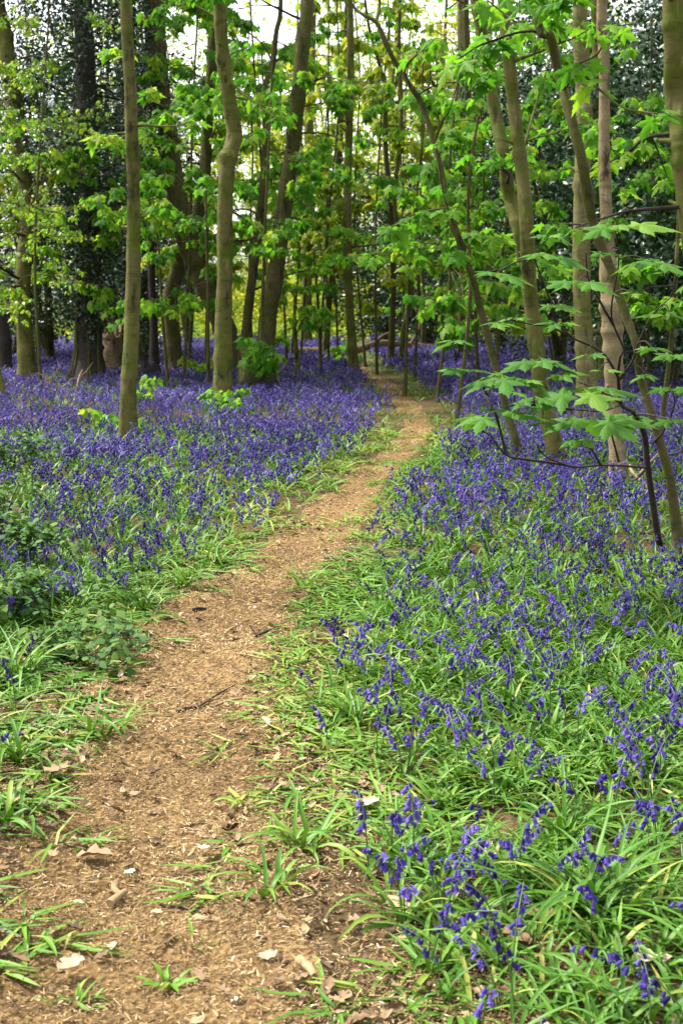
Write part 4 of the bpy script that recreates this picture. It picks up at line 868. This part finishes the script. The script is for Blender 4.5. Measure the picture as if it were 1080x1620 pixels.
seedling(356, 660, .34, 7, .12, 'leafy shoots at the foot of the kinked trunk', seed=2, spread=.3)
seedling(385, 650, .3, 5, .13, 'broad-leaved shoot to the right of the kinked trunk foot', seed=3, spread=.3)
seedling(222, 655, .45, 5, .11, 'pale seedling behind the nearest left trunk', seed=4, tint=(.6, 1))
seedling(180, 690, .3, 4, .11, 'pale seedling left of the nearest left trunk', seed=5, tint=(.5, .9))
seedling(310, 610, .5, 7, .13, 'pale green shoots between the wide-footed trunk and kinked trunk', seed=6, tint=(.6, 1))
seedling(660, 545, 1.5, 12, .2, 'bright leafy shrub standing before the holly right of the path end', seed=7, spread=.8)
seedling(722, 585, 1.0, 12, .16, 'leafy seedling in bluebells right of the path end', seed=8, spread=.5)
seedling(548, 585, .5, 6, .14, 'low seedling left of the pale slim pole', seed=9)

# --- fallen log, stumps and brushwood
D = gp(560, 566)[1]
lp = np.array([at(a, b, D+o) for a, b, o in [(455, 562, -1.5), (500, 558, -1), (545, 556, -.4), (566, 553, 0), (590, 545, .3), (612, 543, .8), (650, 545, 1.4), (684, 550, 1.8)]])
lp[:, 2] = np.maximum(lp[:, 2], .18)
root = thing('fallen_log', 'long pale fallen log lying across the far end of the path', 'log', lp[2])
mesh('trunk', tube(catmull(lp, 50), np.linspace(.12, .06, 50), 10, rough=.16, seed=3), M_LOG, root)
mesh('branch_stub', tube(catmull([lp[4], lp[4]+[.3, -.2, .25], lp[4]+[.7, -.3, .32]], 10), np.linspace(.05, .02, 10), 6, rough=.1), M_LOG, root)
mesh('branch_stub', tube(catmull([lp[6], lp[6]+[.2, -.1, .45], lp[6]+[.1, .1, .9]], 10), np.linspace(.05, .02, 10), 6, rough=.1), M_LOG, root)
def stump(px, py, r, h, lab, mat, seed):
    g = gp(px, py); rr = random.Random(seed); root = thing('tree_stump', lab, 'stump', (*g, gz(*g)))
    P = np.array([[g[0], g[1], -.06], [g[0]+.01, g[1], h*.35], [g[0]+.03, g[1], h*.75], [g[0]+.02, g[1], h]])
    parts = tube(catmull(P, 22), r*np.interp(np.linspace(0, 1, 22), [0, .15, .5, 1], [1.7, 1.2, 1.0, .88]), 18, rough=.34, seed=seed)
    jag = np.array([rr.uniform(-.28, .12)*h for _ in range(18)])
    for lv, wgt in ((21, 1), (20, .8), (19, .6), (18, .4)): parts[0][0][lv*18:(lv+1)*18, 2] += jag*wgt
    parts[2][0][:18, 2] = parts[0][0][21*18:, 2]; parts[2][0][18, 2] -= .25*h
    mesh('trunk', parts, mat, root)
    for k in range(4):
        a = rr.uniform(0, 6.28); b = np.array([g[0]+math.cos(a)*r*.5, g[1]+math.sin(a)*r*.5, h*.75])
        mesh('splinter', tube([b, b+[.01, 0, h*.2], b+[.03, 0, h*rr.uniform(.3, .55)]], [r*.3, r*.2, .005], 5, rough=.2, seed=k), M_LOG if k % 2 else mat, root)
    for k in range(4):
        a = rr.uniform(0, 6.28); c = np.array([math.cos(a), math.sin(a), 0]); b = np.array([g[0], g[1], .0])
        mesh('root', tube(catmull([b+c*r*.7+[0, 0, h*.2], b+c*r*1.6+[0, 0, .03], b+c*r*2.6-[0, 0, .05]], 10), np.linspace(r*.35, .02, 10), 7, rough=.1), mat, root)
stump(402, 628, .20, .75, 'dark hollow mossy stump at the foot of the leaning dark trunk', M_DARK, 1)
stump(177, 600, .19, .85, 'broken stump with a pale splintered top right of the ivy-clad tree', M_LOG, 2)
stump(228, 612, .22, .35, 'low dark stump with tangled roots behind the nearest left trunk', M_BLACK, 3)
for k, (a, b, c, d, h, lab) in enumerate([(110, 620, 40, 598, .35, 'fallen branch lying from the olive trunk foot toward the ivy-clad tree'), (70, 612, 105, 640, .2, 'short branch of brushwood in front of the ivy-clad tree'), (120, 625, 131, 585, .6, 'bare pale stick standing up in front of the ivy-clad tree'), (95, 628, 60, 590, .7, 'thin arching branch in the brushwood pile'),
                                          (118, 630, 92, 604, .3, 'tangled branch at the right of the brushwood pile'), (230, 612, 270, 590, .3, 'bent root end beside the low dark stump'), (448, 628, 437, 572, .8, 'pale bare stick leaning on the leaning dark trunk'), (1057, 800, 995, 735, .5, 'pale thin dead stick leaning behind the sapling stem')]):
    Yd = gp(a, b)[1]; P0 = at(a, b, Yd); P0[2] = 0; P1 = at(c, d, Yd+.3); mid = (P0+P1)/2+np.array([random.uniform(-.1, .1), .05, .12*h])
    P = catmull([P0, mid, P1], 16); root = thing('fallen_branch', lab, 'branch', P0)
    mesh('wood', tube(P, np.linspace(.02, .007, 16), 6, rough=.12, seed=k), M_STICK if k in (2, 6, 7) else M_LOG, root)
    mesh('side_twig', tube(catmull([P[7], P[7]+[.12, .05, .12], P[7]+[.2, .05, .3*h+.05]], 8), np.linspace(.008, .003, 8), 5), M_STICK, root)
